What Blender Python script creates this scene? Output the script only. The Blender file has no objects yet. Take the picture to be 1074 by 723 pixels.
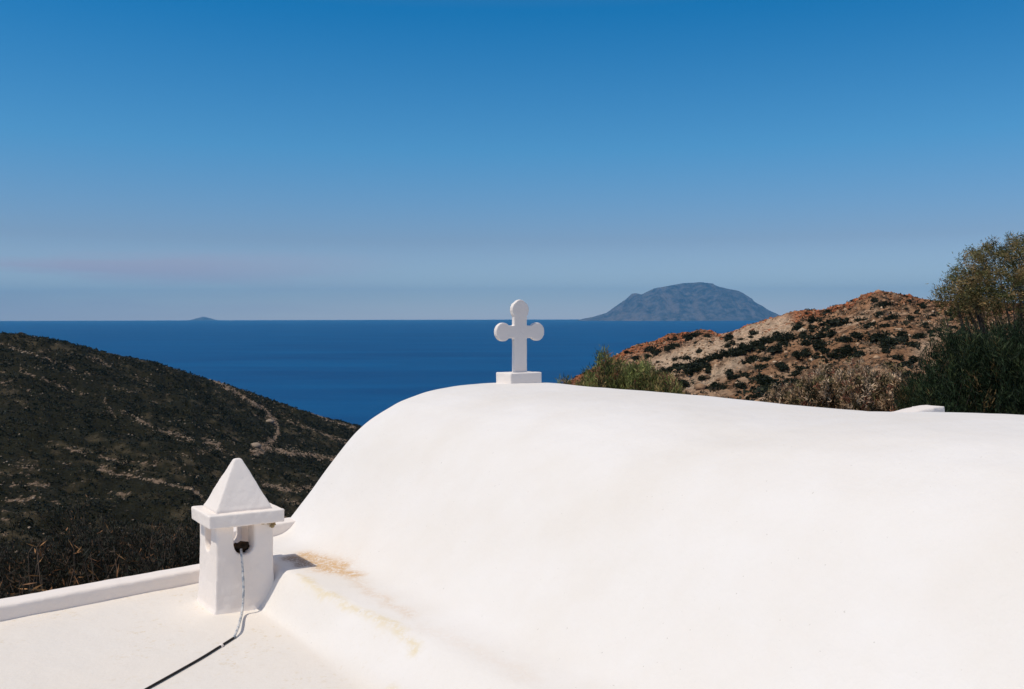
import bpy, bmesh, math, random
import numpy as np
from mathutils import Matrix, Vector
random.seed(5)
R = math.radians
sc = bpy.context.scene
COL = sc.collection

# ------------------------------------------------------------------ camera, sky, sun, exposure
EYE = 100.0                      # eye height above the sea (sea is z = 0)
LENS = 32.0
F = LENS / 36 * 1074             # focal length in photo pixels
cam = bpy.data.cameras.new('camera'); co = bpy.data.objects.new('camera', cam); COL.objects.link(co)
cam.lens = LENS; cam.sensor_width = 36; cam.shift_y = -28.5 / 1074
cam.clip_start = 0.05; cam.clip_end = 400000
co.matrix_world = Matrix.Translation((0, 0, EYE)) @ Matrix.Rotation(R(90), 4, 'X') @ Matrix.Rotation(R(-0.115), 4, 'Z')
sc.camera = co

SUN_EL = R(61)
SH = R(30)                        # ground direction the shadows run to
SUNV = Vector((-math.cos(SH) * math.cos(SUN_EL), -math.sin(SH) * math.cos(SUN_EL), math.sin(SUN_EL)))
sun = bpy.data.lights.new('sun', 'SUN'); so = bpy.data.objects.new('sun', sun); COL.objects.link(so)
sun.energy = 2.95; sun.angle = R(0.53); sun.color = (1.0, 0.93, 0.81)
so.rotation_euler = SUNV.to_track_quat('Z', 'Y').to_euler(); so.location = (0, 0, EYE + 60)

w = bpy.data.worlds.new('World'); sc.world = w; w.use_nodes = True
nt = w.node_tree; nt.nodes.clear()
sky = nt.nodes.new('ShaderNodeTexSky'); sky.sky_type = 'NISHITA'; sky.sun_disc = False
sky.sun_elevation = SUN_EL
sky.sun_rotation = math.atan2(SUNV.x, SUNV.y)
sky.altitude = 100; sky.air_density = 1.0; sky.dust_density = 0.25; sky.ozone_density = 3.0
# the film's deep polarised blue in view: the sky colour filtered by height above the horizon; overhead, unseen, a warm tint added to fill the shaded plaster; plus a faint band of pink haze cloud low on the left
tcw = nt.nodes.new('ShaderNodeTexCoord'); sepw = nt.nodes.new('ShaderNodeSeparateXYZ'); nt.links.new(tcw.outputs['Generated'], sepw.inputs[0])
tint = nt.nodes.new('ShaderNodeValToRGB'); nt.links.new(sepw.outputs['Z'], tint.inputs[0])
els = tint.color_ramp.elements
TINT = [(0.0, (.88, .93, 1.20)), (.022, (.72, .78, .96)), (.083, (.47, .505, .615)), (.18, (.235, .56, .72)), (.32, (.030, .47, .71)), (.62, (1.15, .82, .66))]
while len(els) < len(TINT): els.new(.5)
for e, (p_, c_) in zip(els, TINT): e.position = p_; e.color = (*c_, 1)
def wmul(a, b):
    x = nt.nodes.new('ShaderNodeMix'); x.data_type = 'RGBA'; x.blend_type = 'MULTIPLY'; x.inputs[0].default_value = 1
    nt.links.new(a, x.inputs[6]); nt.links.new(b, x.inputs[7]); return x.outputs[2]
bg = nt.nodes.new('ShaderNodeBackground'); bg.inputs[1].default_value = 0.15
wo = nt.nodes.new('ShaderNodeOutputWorld')
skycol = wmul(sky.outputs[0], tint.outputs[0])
# cloud band: direction (x, y, z) -> noise stretched along the horizon, limited to a low band on the left
mpw = nt.nodes.new('ShaderNodeMapping'); nt.links.new(tcw.outputs['Generated'], mpw.inputs[0]); mpw.inputs['Scale'].default_value = (2.2, 2.2, 26); mpw.inputs['Rotation'].default_value = (0, R(5), 0)
cn = nt.nodes.new('ShaderNodeTexNoise'); cn.inputs['Scale'].default_value = 1.6; cn.inputs['Detail'].default_value = 6; nt.links.new(mpw.outputs[0], cn.inputs['Vector'])
def wramp(src, st):
    r = nt.nodes.new('ShaderNodeValToRGB'); nt.links.new(src, r.inputs[0])
    while len(r.color_ramp.elements) < len(st): r.color_ramp.elements.new(.5)
    for e, (p_, c_) in zip(r.color_ramp.elements, st): e.position = p_; e.color = (c_, c_, c_, 1)
    return r.outputs[0]
def wmath(op, a, b):
    x = nt.nodes.new('ShaderNodeMath'); x.operation = op
    for k_, v_ in enumerate((a, b)):
        if isinstance(v_, (int, float)): x.inputs[k_].default_value = v_
        else: nt.links.new(v_, x.inputs[k_])
    return x.outputs[0]
xx = wmath('ADD', sepw.outputs['X'], 1.0)            # -0.5 .. -0.1 is the left part of the view
band = wmath('MULTIPLY', wramp(sepw.outputs['Z'], [(.0, .25), (.025, .5), (.05, 1.0), (.062, .8), (.072, 0.0)]), wramp(wmath('MULTIPLY', xx, .5), [(.2, 1.0), (.33, .9), (.45, 0.0)]))
cf = wmath('MULTIPLY', wmath('MULTIPLY', band, wramp(cn.outputs['Fac'], [(.42, .08), (.58, 1.0)])), .78)
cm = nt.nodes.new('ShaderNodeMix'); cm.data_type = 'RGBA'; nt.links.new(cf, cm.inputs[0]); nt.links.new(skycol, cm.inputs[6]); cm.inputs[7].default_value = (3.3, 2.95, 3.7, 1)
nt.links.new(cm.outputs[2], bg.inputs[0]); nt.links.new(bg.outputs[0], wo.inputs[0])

vs = sc.view_settings
vs.view_transform = 'Standard'; vs.look = 'None'; vs.exposure = 0.0; vs.gamma = 1.0; vs.use_curve_mapping = False
sc.cycles.max_bounces = 8; sc.cycles.diffuse_bounces = 6; sc.cycles.volume_bounces = 0
sc.cycles.use_denoising = True

# ------------------------------------------------------------------ helpers
def rr(px, py): return py + (px - 537) * .002 - 333
def Zp(px, py, z):                # photo pixel on the level z (relative to the eye) -> ground x, y
    y = -F * z / rr(px, py); return np.array([(px - 537) / F * y, y])

def tag(o, label=None, cat=None, group=None, kind=None):
    if label: o['label'] = label
    if cat: o['category'] = cat
    if group: o['group'] = group
    if kind: o['kind'] = kind
    return o

def empty(name, loc, rz=0.0):
    o = bpy.data.objects.new(name, None); COL.objects.link(o); o.location = loc; o.rotation_euler = (0, 0, rz)
    o.empty_display_size = .2
    return o

def mesh_np(name, V, Fc, mat=None, smooth=False, cols=None, attrs=None):
    V = np.asarray(V, dtype=np.float32); Fc = np.asarray(Fc, dtype=np.int32)
    me = bpy.data.meshes.new(name)
    n, k = Fc.shape
    me.vertices.add(len(V)); me.vertices.foreach_set('co', V.ravel())
    me.loops.add(n * k); me.loops.foreach_set('vertex_index', Fc.ravel())
    me.polygons.add(n); me.polygons.foreach_set('loop_start', np.arange(0, n * k, k, dtype=np.int32))
    me.polygons.foreach_set('loop_total', np.full(n, k, dtype=np.int32))
    if smooth: me.polygons.foreach_set('use_smooth', np.ones(n, dtype=bool))
    me.update(calc_edges=True)
    if cols is not None:
        a = me.color_attributes.new('Col', 'FLOAT_COLOR', 'POINT')
        c4 = np.ones((len(V), 4), dtype=np.float32); c4[:, :3] = cols
        a.data.foreach_set('color', c4.ravel())
    for nme, arr in (attrs or {}).items():
        a = me.attributes.new(nme, 'FLOAT', 'POINT'); a.data.foreach_set('value', np.asarray(arr, dtype=np.float32))
    if mat: me.materials.append(mat)
    return me

def link(name, me, parent=None, loc=None):
    o = bpy.data.objects.new(name, me); COL.objects.link(o)
    if loc is not None: o.location = loc
    if parent is not None: o.parent = parent
    return o

def world_child(name, me, parent):
    """a mesh given in world coordinates, hung under its parent"""
    o = link(name, me, parent)
    off = Vector(parent.location) if parent.parent is None else Vector((0, 0, 0))
    o.matrix_parent_inverse = Matrix.Translation(-off)
    return o

def grid_faces(nr, nc, wrap=False):
    i = np.arange(nr - 1)[:, None]; j = np.arange(nc if wrap else nc - 1)[None, :]; j2 = (j + 1) % nc
    a = i * nc + j; b = i * nc + j2; c = (i + 1) * nc + j2; d = (i + 1) * nc + j
    return np.stack([a, b, c, d], -1).reshape(-1, 4)

def _h(ix, iy, seed):
    n = (ix.astype(np.int64) * 374761393 + iy.astype(np.int64) * 668265263 + seed * 1442695041) & 0xffffffff
    n = ((n ^ (n >> 13)) * 1274126177) & 0xffffffff
    n = n ^ (n >> 16)
    return (n & 0xffff) / 65535.0
def vnoise(x, y, seed=0):
    x = np.asarray(x, float); y = np.asarray(y, float)
    ix = np.floor(x); iy = np.floor(y); fx = x - ix; fy = y - iy
    fx = fx * fx * (3 - 2 * fx); fy = fy * fy * (3 - 2 * fy)
    a = _h(ix, iy, seed); b = _h(ix + 1, iy, seed); c = _h(ix, iy + 1, seed); d = _h(ix + 1, iy + 1, seed)
    return (a * (1 - fx) + b * fx) * (1 - fy) + (c * (1 - fx) + d * fx) * fy
def fbm(x, y, oct=4, seed=0, lac=2.03, gain=.5):
    s = 0; a = 1; t = 0
    for k in range(oct):
        ca, sa = math.cos(.7 * k), math.sin(.7 * k)
        s = s + a * vnoise((x * ca - y * sa) * lac ** k, (x * sa + y * ca) * lac ** k, seed + k * 17); t += a; a *= gain
    return s / t
def ridged(x, y, oct=4, seed=0):
    s = 0; a = 1; t = 0
    for k in range(oct):
        ca, sa = math.cos(.9 * k), math.sin(.9 * k)
        s = s + a * (1 - np.abs(2 * vnoise((x * ca - y * sa) * 2.1 ** k, (x * sa + y * ca) * 2.1 ** k, seed + k * 31) - 1)); t += a; a *= .55
    return s / t
def sstep(a, b, x):
    t = np.clip((x - a) / (b - a), 0, 1); return t * t * (3 - 2 * t)
def polydist(px, py, pts):
    d = np.full(np.shape(px), 1e9)
    for (x0, y0), (x1, y1) in zip(pts[:-1], pts[1:]):
        vx, vy = x1 - x0, y1 - y0; L = vx * vx + vy * vy + 1e-9
        t = np.clip(((px - x0) * vx + (py - y0) * vy) / L, 0, 1)
        d = np.minimum(d, np.hypot(px - x0 - t * vx, py - y0 - t * vy))
    return d

# ------------------------------------------------------------------ materials
class NM:
    def __init__(s, name):
        s.m = bpy.data.materials.new(name); s.m.use_nodes = True; s.t = s.m.node_tree
        s.b = s.t.nodes['Principled BSDF']; s.out = s.t.nodes['Material Output']
    def n(s, typ, **kw):
        x = s.t.nodes.new(typ)
        for k, v in kw.items(): setattr(x, k, v)
        return x
    def l(s, a, b): s.t.links.new(a, b)
    def noise(s, scale, detail=4, rough=.55, vec=None, dist=0):
        x = s.n('ShaderNodeTexNoise'); x.inputs['Scale'].default_value = scale; x.inputs['Detail'].default_value = detail
        x.inputs['Roughness'].default_value = rough; x.inputs['Distortion'].default_value = dist
        if vec is not None: s.l(vec, x.inputs['Vector'])
        return x.outputs['Fac']
    def coords(s): return s.n('ShaderNodeNewGeometry').outputs['Position']
    def attr(s, name): return s.n('ShaderNodeAttribute', attribute_name=name)
    def ramp(s, fac, stops):
        r = s.n('ShaderNodeValToRGB'); s.l(fac, r.inputs[0])
        while len(r.color_ramp.elements) < len(stops): r.color_ramp.elements.new(.5)
        for e, (p, c) in zip(r.color_ramp.elements, stops):
            e.position = p; e.color = (c, c, c, 1) if isinstance(c, (int, float)) else (*c, 1)
        return r.outputs[0]
    def mix(s, fac, a, b, mode='MIX'):
        x = s.n('ShaderNodeMix', data_type='RGBA', blend_type=mode)
        for sock, v in ((x.inputs[0], fac), (x.inputs[6], a), (x.inputs[7], b)):
            if isinstance(v, (int, float)): sock.default_value = v
            elif isinstance(v, tuple): sock.default_value = (*v, 1)
            else: s.l(v, sock)
        return x.outputs[2]
    def math(s, op, a, b=0.0):
        x = s.n('ShaderNodeMath', operation=op)
        for sock, v in ((x.inputs[0], a), (x.inputs[1], b)):
            if isinstance(v, (int, float)): sock.default_value = v
            else: s.l(v, sock)
        return x.outputs[0]
    def bump(s, h, strength, dist, prev=None):
        x = s.n('ShaderNodeBump'); x.inputs['Strength'].default_value = strength; x.inputs['Distance'].default_value = dist
        s.l(h, x.inputs['Height'])
        if prev is not None: s.l(prev, x.inputs['Normal'])
        return x.outputs[0]
    def done(s, col=None, rough=.8, spec=.3, nrm=None):
        if col is not None:
            if isinstance(col, tuple): s.b.inputs['Base Color'].default_value = (*col, 1)
            else: s.l(col, s.b.inputs['Base Color'])
        s.b.inputs['Roughness'].default_value = rough; s.b.inputs['Specular IOR Level'].default_value = spec
        if nrm is not None: s.l(nrm, s.b.inputs['Normal'])
        return s.m

def plaster_mat(name, base, stained=False, speck=0.0, dirt=.5):
    m = NM(name); P = m.coords()
    if stained: base = m.mix(m.attr('terrace').outputs['Fac'], base, (.82, .75, .67)); basd = (.80, .745, .68)
    else: basd = tuple(c * f for c, f in zip(base, (.985, .965, .945)))
    col = m.mix(m.ramp(m.noise(1.3, 5, .6, P), [(.35, 0.0), (.7, 1.0)]), base, basd)
    fine = m.noise(140, 3, .7, P)
    col = m.mix(m.math('MULTIPLY', fine, .05), col, (.55, .52, .48))
    if speck:
        sp = m.ramp(m.noise(26, 5, .75, P), [(.56, 0.0), (.66, 1.0)])
        br = m.math('MULTIPLY', m.attr('terrace').outputs['Fac'], m.ramp(m.noise(2.0, 3, .5, P), [(.42, 0.0), (.62, 1.0)]))
        col = m.mix(m.math('MULTIPLY', m.math('MULTIPLY', sp, br), speck), col, (.62, .47, .24))
        dk = m.ramp(m.noise(60, 2, .5, P), [(.74, 0.0), (.78, 1.0)])
        col = m.mix(m.math('MULTIPLY', dk, .35), col, (.3, .26, .2))
    if stained:
        for an, c, amt, sc_ in (('stain', (.66, .44, .24), 1.0, 22), ('rust', (.30, .20, .14), .9, 30), ('streak', (.74, .60, .34), .85, 16)):
            br = m.ramp(m.noise(sc_ * 2, 7, .75, P, .1), [(.40, 0.0), (.53, 1.0)])
            f = m.math('MULTIPLY', m.attr(an).outputs['Fac'], m.math('ADD', m.math('MULTIPLY', br, .85), .15))
            col = m.mix(m.math('MULTIPLY', f, amt), col, c)
    n1 = m.bump(m.noise(6, 4, .6, P), .40, .022)
    n2 = m.bump(m.noise(38, 5, .7, P), .30, .004, n1)
    n3 = m.bump(m.noise(220, 2, .5, P), .25, .0012, n2)
    return m.done(col, .78, .25, n3)

M_roof = plaster_mat('white_limewash_roof', (.845, .805, .765), stained=True, speck=.55)
M_terr = M_roof
M_white = plaster_mat('white_limewash', (.90, .82, .755))
M_wall = plaster_mat('white_limewash_wall', (.79, .77, .75))

def simple(name, col, rough=.8, spec=.3, var=.25, scale=20):
    m = NM(name); P = m.coords()
    c = m.mix(m.noise(scale, 4, .6, P), tuple(x * (1 - var) for x in col), tuple(min(1, x * (1 + var)) for x in col))
    return m.done(c, rough, spec)

def leaf_mat(name, var=.5):
    m = NM(name); a = m.attr('Col').outputs['Color']
    m.b.inputs['Roughness'].default_value = .65
    m.done(a, .65, .25)
    tr = m.n('ShaderNodeBsdfTranslucent'); m.l(a, tr.inputs[0])
    mx = m.n('ShaderNodeMixShader'); mx.inputs[0].default_value = .22
    m.l(m.b.outputs[0], mx.inputs[1]); m.l(tr.outputs[0], mx.inputs[2]); m.l(mx.outputs[0], m.out.inputs[0])
    return m.m
M_leaf = leaf_mat('leaves')
M_bark = simple('grey_brown_bark', (.13, .10, .08), .9, .1, .4, 30)
M_dry = simple('dry_twigs', (.17, .12, .085), .9, .1, .4, 30)

m = NM('stony_ground'); P = m.coords()
mm = m.n('ShaderNodeMix', data_type='RGBA', blend_type='MULTIPLY'); mm.inputs[0].default_value = 1
m.l(m.attr('Col').outputs['Color'], mm.inputs[6]); m.l(m.ramp(m.noise(1.1, 7, .75, P), [(.30, .35), (.5, .95), (.70, 1.5)]), mm.inputs[7])
mpg = m.n('ShaderNodeMapping'); m.l(P, mpg.inputs[0]); mpg.inputs['Scale'].default_value = (1, .55, 1.6)
pf = m.math('ADD', m.noise(.55, 8, .72, mpg.outputs[0]), m.math('MULTIPLY', m.attr('pale').outputs['Fac'], .27))
pf = m.n('ShaderNodeMapRange'); nz = m.noise(.55, 8, .72, mpg.outputs[0])
m.l(m.math('ADD', nz, m.math('MULTIPLY', m.attr('pale').outputs['Fac'], .27)), pf.inputs[0]); pf.inputs[1].default_value = .67; pf.inputs[2].default_value = .77
pc_ = m.mix(m.noise(1.6, 3, .6, P), (.14, .095, .062), (.44, .31, .215))
cg_ = m.mix(pf.outputs[0], mm.outputs[2], pc_)
df = m.n('ShaderNodeMapRange'); m.l(m.math('ADD', m.noise(1.3, 5, .62, P), m.math('MULTIPLY', m.attr('specks').outputs['Fac'], .095)), df.inputs[0]); df.inputs[1].default_value = .66; df.inputs[2].default_value = .70
cg_ = m.mix(df.outputs[0], cg_, (.026, .024, .014))
m_ground = m.done(cg_, .95, .05, m.bump(m.noise(2.2, 7, .78, P), 1.0, .5))
m = NM('rock'); P = m.coords()
mm = m.n('ShaderNodeMix', data_type='RGBA', blend_type='MULTIPLY'); mm.inputs[0].default_value = 1
m.l(m.attr('Col').outputs['Color'], mm.inputs[6]); m.l(m.ramp(m.noise(3, 6, .7, P), [(.3, .6), (.7, 1.2)]), mm.inputs[7])
m_rock = m.done(mm.outputs[2], .92, .15, m.bump(m.noise(6, 5, .7, P), .6, .08))

# ------------------------------------------------------------------ chapel frame: s across the vault, t along it towards the viewer
vb = np.array([1103, F]); vb = vb / np.hypot(*vb)
ub = np.array([-737, F]); ub = ub / np.hypot(*ub)
O = np.array([-1.48471317, 6.03151561])
MI = np.linalg.inv(np.array([vb, -ub]).T)
def st_of(p): return MI @ (np.asarray(p) - O)
def xy(s, t): return O[0] + s * vb[0] - t * ub[0], O[1] + s * vb[1] - t * ub[1]
PS = [-.20, -.10, -.04, .0, .08, .163, .248, .334, .422, .512, .602, .696, .809, .850, .973, 1.1, 1.231, 1.364, 1.501, 1.642, 1.75]
PZ = [-1.40, -1.392, -1.372, -1.342, -1.259, -1.173, -1.072, -.980, -.887, -.801, -.738, -.689, -.641, -.621, -.587, -.555, -.536, -.523, -.517, -.513, -.5125]
PZ = [z + d for z, d in zip(PZ, np.interp(PS, [-.1, 0, .45, .55, .75, 1.2, 1.6], [0, .022, .022, .016, .012, .005, 0]))]
_ss = np.arange(-.6, 1.76, .01)
_zz = np.interp(_ss, PS, PZ); _zz[_ss < -.2] = -1.40
_zz = np.convolve(np.pad(_zz, 4, mode='edge'), np.ones(9) / 9, 'valid')
RT = [0.0, 0.3, 0.6, 1.0, 1.4, 1.8, 2.2, 2.6, 3.0, 3.4, 3.8, 4.3, 5.0, 9.6]
RK = [-0.5123, -0.5057, -0.5133, -0.5157, -0.5068, -0.5014, -0.5119, -0.5174, -0.5164, -0.4862, -0.4652, -0.4503, -0.45, -0.45]
def H(s, t):
    s = np.asarray(s, float); t = np.asarray(t, float)
    sm = np.where(s > 1.72, 3.44 - s, s)
    prof = np.interp(sm, _ss, _zz)
    k = (np.interp(t, RT, RK) + 1.4) / .8875
    z = np.where(prof > -1.4, -1.4 + (prof + 1.4) * k, prof)
    wd = sstep(1.1, 2.4, t)
    z = z - .20 * (1 - sstep(-.57 - .10 * wd, -.41 + .10 * wd, sm))
    z = z + .012 * (fbm(s * 1.3, t * 1.1, 3, 3) - .5) * sstep(-.5, .2, sm) + .006 * (fbm(s * 5, t * 5, 2, 9) - .5)
    z = z + wd * .055 * (np.clip((sm + .50) / .42, 0, 1) - 1) * sstep(-.62, -.40, sm)
    # rounded lip at the gable
    r = .045; q = np.clip((r - t) / r, 0, 1)
    return z - r * (1 - np.sqrt(np.maximum(0, 1 - q * q))) * sstep(-.3, .0, sm)
# (end of the roof height field)

# ------------------------------------------------------------------ ground: one polar sheet round the chapel out to the sea bed
TAB = {
 -600: [(3,-4.2),(12,-4.4),(40,-14),(110,-34),(160,-40),(220,-36),(300,-14),(400,12),(600,-20),(1100,-120)],
 0:    [(3,-4.2),(12,-5),(40,-17.5),(110,-43),(160,-49),(220,-44),(300,-31),(400,-7),(600,-45),(900,-120)],
 200:  [(3,-4.2),(12,-5),(40,-18),(110,-45),(170,-54),(240,-50),(340,-40),(470,-30),(620,-75),(850,-120)],
 375:  [(3,-4.2),(12,-5),(40,-18),(110,-46),(190,-62),(280,-65),(400,-67),(560,-66.5),(680,-100),(850,-120)],
 450:  [(3,-4.2),(12,-5),(40,-17),(110,-44),(190,-66),(280,-80),(400,-92),(560,-104),(680,-112),(850,-120)],
 500:  [(3,-4.2),(12,-5),(40,-13),(110,-31),(170,-44),(240,-58),(300,-70),(400,-92),(600,-112),(850,-120)],
 560:  [(3,-4.2),(12,-5),(40,-9),(80,-15),(120,-19),(170,-24),(210,-28),(250,-32),(350,-62),(850,-120)],
 598:  [(3,-4.2),(12,-4.4),(40,-6.8),(80,-11),(120,-13),(170,-15.5),(210,-17),(250,-18.3),(330,-50),(850,-120)],
 690:  [(3,-4.2),(12,-4.3),(40,-5.3),(80,-7.4),(120,-8.5),(170,-8.8),(210,-8.3),(250,-7),(330,-30),(850,-120)],
 800:  [(3,-4.2),(12,-4.2),(35,-4.5),(60,-6.1),(90,-6.5),(130,-5.4),(170,-3.5),(210,-.7),(300,-10),(850,-120)],
 930:  [(3,-4.2),(12,-4),(30,-4.2),(50,-5.2),(75,-4.7),(105,-2.2),(140,1.3),(180,5.1),(260,0),(850,-120)],
 1074: [(3,-4.2),(12,-4),(30,-3.8),(50,-4.2),(75,-3.2),(100,-1.8),(130,0),(160,2.2),(240,-5),(850,-120)],
 1700: [(3,-4.2),(12,-3),(30,-2),(50,0),(75,3),(100,7),(130,12),(160,16),(300,20),(1400,-120)],
}
SIL = [(-600,330),(0,350),(20,350.5),(60,357),(100,367),(130,374),(165,381),(200,392.5),(240,404),(260,411),(300,425),(340,438),(375,446.5),(390,452),(420,470),(470,500)]
SIR = [(500,500),(560,440),(585,412),(596,402),(605,394.5),(617,389),(629,381.5),(645,373),(656,367),(666,362),(675,360),(685,358),(694,354),(702,350),(722,349),(735,345.7),(745,346.5),(755,350.5),(768,348),(785,341),(800,336.5),(818,331),(830,327),(845,325),(860,326),(872,322),(885,319),(897,315),(905,309.5),(918,306.5),(935,307),(950,310),(965,313),(985,316),(1010,317),(1040,318),(1074,318),(1700,250)]
ang = np.concatenate([np.arange(-180, -54, 3.), np.degrees(np.arctan((np.arange(-600, -160, 14) - 537) / F)),
                      np.degrees(np.arctan((np.arange(-160, 1240, 1.3) - 537) / F)),
                      np.degrees(np.arctan((np.arange(1240, 1700, 14) - 537) / F)), np.arange(53, 180, 3.)])
ang = np.radians(np.sort(ang))
PXA = 537 + F * np.tan(np.clip(ang, math.atan(-1137 / F), math.atan(1163 / F)))
CA = np.maximum(np.cos(ang), math.cos(math.atan(1163 / F)))
def geo(a, b, q):
    n = int(math.log(b / a) / math.log(q)); return a * (b / a) ** (np.arange(n) / n)
YS = np.concatenate([geo(3, 30, 1.02), geo(30, 270, 1.0052), geo(270, 680, 1.008), geo(680, 2500, 1.05), [2500.]])
keys = sorted(TAB); KY = np.array([[p[0] for p in TAB[k]] for k in keys], float); KZ = np.array([[p[1] for p in TAB[k]] for k in keys], float)
def ease(x):                      # smooth interpolation between key azimuths
    i = np.clip(np.searchsorted(keys, x) - 1, 0, len(keys) - 2); k0 = np.array(keys)[i]; k1 = np.array(keys)[i + 1]
    f = np.clip((x - k0) / (k1 - k0), 0, 1); return i, f
ii, ff = ease(PXA)
Z = np.zeros((len(YS), len(ang)))
for c in range(len(ang)):
    ky = KY[ii[c]] * (1 - ff[c]) + KY[ii[c] + 1] * ff[c]; kz = KZ[ii[c]] * (1 - ff[c]) + KZ[ii[c] + 1] * ff[c]
    Z[:, c] = np.interp(np.log(YS), np.log(ky), kz)
ker = np.hanning(29); ker /= ker.sum()
Zp_ = np.pad(Z, ((14, 14), (0, 0)), mode='edge'); Z = sum(ker[k] * Zp_[k:k + len(YS)] for k in range(29))
YY = YS[:, None] * np.ones(len(ang))[None, :]
RRad = YY / CA[None, :]
X = RRad * np.sin(ang)[None, :]; Y = RRad * np.cos(ang)[None, :]
PX = np.broadcast_to(PXA[None, :], Z.shape)
right = sstep(560, 620, PX); left = 1 - sstep(380, 520, PX)
far = sstep(14, 60, YY)
Z = Z + (fbm(X / 22, Y / 22, 4, 11) - .5) * 5 * far * (.4 + .6 * left) * sstep(30, 120, YY)
rock_m = sstep(.45, .62, fbm(X / 26, Y / 26, 3, 21))
Z = Z + right * sstep(25, 70, YY) * ((ridged(X / 9, Y / 9, 4, 5) - .55) * (1.5 + 2.0 * rock_m) + (ridged(X / 2.6, Y / 2.6, 3, 8) - .5) * (.7 + .7 * rock_m))
Z = Z + left * sstep(60, 150, YY) * ((ridged(X / 16, Y / 16, 4, 15) - .55) * 3.2 + (fbm(X / 3.5, Y / 3.5, 3, 16) - .5) * 1.6)
Z = Z + (fbm(X / 2, Y / 2, 3, 33) - .5) * .25
# bring the crests to their heights (the roughness stays)
crest_y = np.interp(PXA, [-600, 0, 200, 375, 450, 560, 598, 690, 800, 930, 1074, 1700], [400, 400, 470, 560, 560, 300, 250, 250, 210, 180, 160, 160])
for it in range(5):
    S = (Z / YY)[(YS > 40).argmax():(YS > 720).argmax()]
    mx = S.max(0)
    tgt = np.where(PXA < 470, -rr(PXA, np.interp(PXA, [p[0] for p in SIL], [p[1] for p in SIL])), -rr(PXA, np.interp(PXA, [p[0] for p in SIR], [p[1] for p in SIR]))) / F
    err = (tgt - mx) * np.where(PXA < 480, 1 - sstep(395, 460, PXA), sstep(520, 590, PXA))
    kk = np.hanning(13); kk /= kk.sum(); err = np.convolve(np.pad(err, 6, mode='edge'), kk, 'same')[6:-6]
    wgt = np.exp(-((np.log(YY) - np.log(crest_y)[None, :]) / .33) ** 2)
    Z = Z + err[None, :] * YY * wgt
SL = Z / YY
vis = SL >= np.maximum.accumulate(SL, axis=0) - 1e-9
ROWP = 333 - SL * F
# --- ground colours
n_a = fbm(X / 18, Y / 18, 4, 41); n_b = fbm(X / 4, Y / 4, 4, 42); n_c = fbm(X / (1.1 + .9 * (PX < 450)), Y / (1.1 + 2.0 * (PX < 450)), 3, 43)
def lerp(a, b, t): return a + (b - a) * t[..., None]
soil = np.array([.40, .215, .115]); pale = np.array([.66, .45, .29]); red = np.array([.42, .13, .050]); dark = np.array([.05, .042, .032])
Cr = np.broadcast_to(soil, Z.shape + (3,)).copy()
Cr = lerp(Cr, pale, sstep(.5, .7, n_b) * .6)
cg = crest_y[None, :]
nearcrest = sstep(.74, .97, YY / cg)
Cr = lerp(Cr, red, nearcrest * sstep(.36, .54, n_a + .2 * (n_b - .5)) * .85)
psl = np.exp(-(polydist(PX, ROWP, [(690, 385), (735, 368), (790, 350), (822, 342)]) / 11) ** 2)
psl = np.maximum(psl, .8 * np.exp(-(polydist(PX, ROWP, [(705, 408), (745, 398), (775, 380)]) / 8) ** 2))
psl = np.maximum(psl, .55 * np.exp(-(polydist(PX, ROWP, [(985, 350), (965, 370)]) / 9) ** 2))
Cr = lerp(Cr, np.array([.70, .52, .36]), np.clip(psl * 1.3, 0, 1) * (.6 + .4 * n_c))
Cr = lerp(Cr, dark, sstep(.54, .64, n_c) * .7 * (1 - .7 * np.clip(psl, 0, 1)))
Cl = lerp(np.broadcast_to(np.array([.024, .023, .013]), Z.shape + (3,)).copy(), np.array([.080, .064, .038]), sstep(.48, .70, n_b) * sstep(.40, .60, n_a))
rho = np.log(YY / cg)
rowish = (ROWP - 345)
st1 = ridged(PX / 90 + .4 * fbm(PX / 60, rho * 8, 2, 77), (rowish - .36 * (PX)) / 11, 3, 51)
st2 = fbm(PX / 38, rowish / 7, 4, 52)
streak = sstep(.60, .78, st1) * sstep(.44, .60, st2)

paths = [([(222,397),(262,420),(281,431),(290,447),(284,462),(273,474)], 2.6), ([(264,474),(285,470),(300,474),(330,478),(352,481)], 3.0), ([(283,462),(268,473)], 5),
         ([(0,526),(40,520),(62,527)], 3), ([(128,430),(165,450),(200,461)], 2.6), ([(105,493),(160,503),(200,512),(212,520)], 2.4), ([(275,508),(300,513),(330,512)], 3),
         ([(215,462),(230,466)], 3), ([(70,470),(120,482),(165,488)], 2), ([(120,436),(110,420)], 2), ([(300,440),(340,455),(362,462)], 1.6), ([(310,425),(350,443),(372,448)], 1.6), ([(0,505),(52,508)],2), ([(20, 388), (60, 402), (90, 415)], 1.8), ([(0,360),(50,376),(95,392)],1.5)]
pm = np.zeros(Z.shape)
jit = (fbm(PX / 9, ROWP / 5, 3, 61) - .5) * 9
for pts, wd in paths:
    pm = np.maximum(pm, (1.15 if pts[0][0] in (222, 264, 283) else .78) * np.exp(-(np.maximum(0, polydist(PX + jit, ROWP + jit * .5, pts)) / wd) ** 2))
pale_a = left * np.clip(np.maximum(.95 * pm, .55 * streak * sstep(.35, .6, n_a)) + .30 * sstep(.45, .7, n_b), 0, 1) + right * .35
specks = right * (1 - .75 * np.clip(psl, 0, 1))
Cc = lerp(Cl, 0 * 1.0 + np.zeros(3), np.zeros(Z.shape)) * (1 - right[..., None]) + Cr * right[..., None]
near = 1 - sstep(14, 50, YY)
Cc = Cc * (1 - near[..., None]) + np.array([.17, .125, .085]) * near[..., None]
Vg = np.stack([X, Y, Z + EYE], -1).reshape(-1, 3)
c0 = np.array([[0, 0, EYE - 4.4]]); nv = len(Vg)
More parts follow.
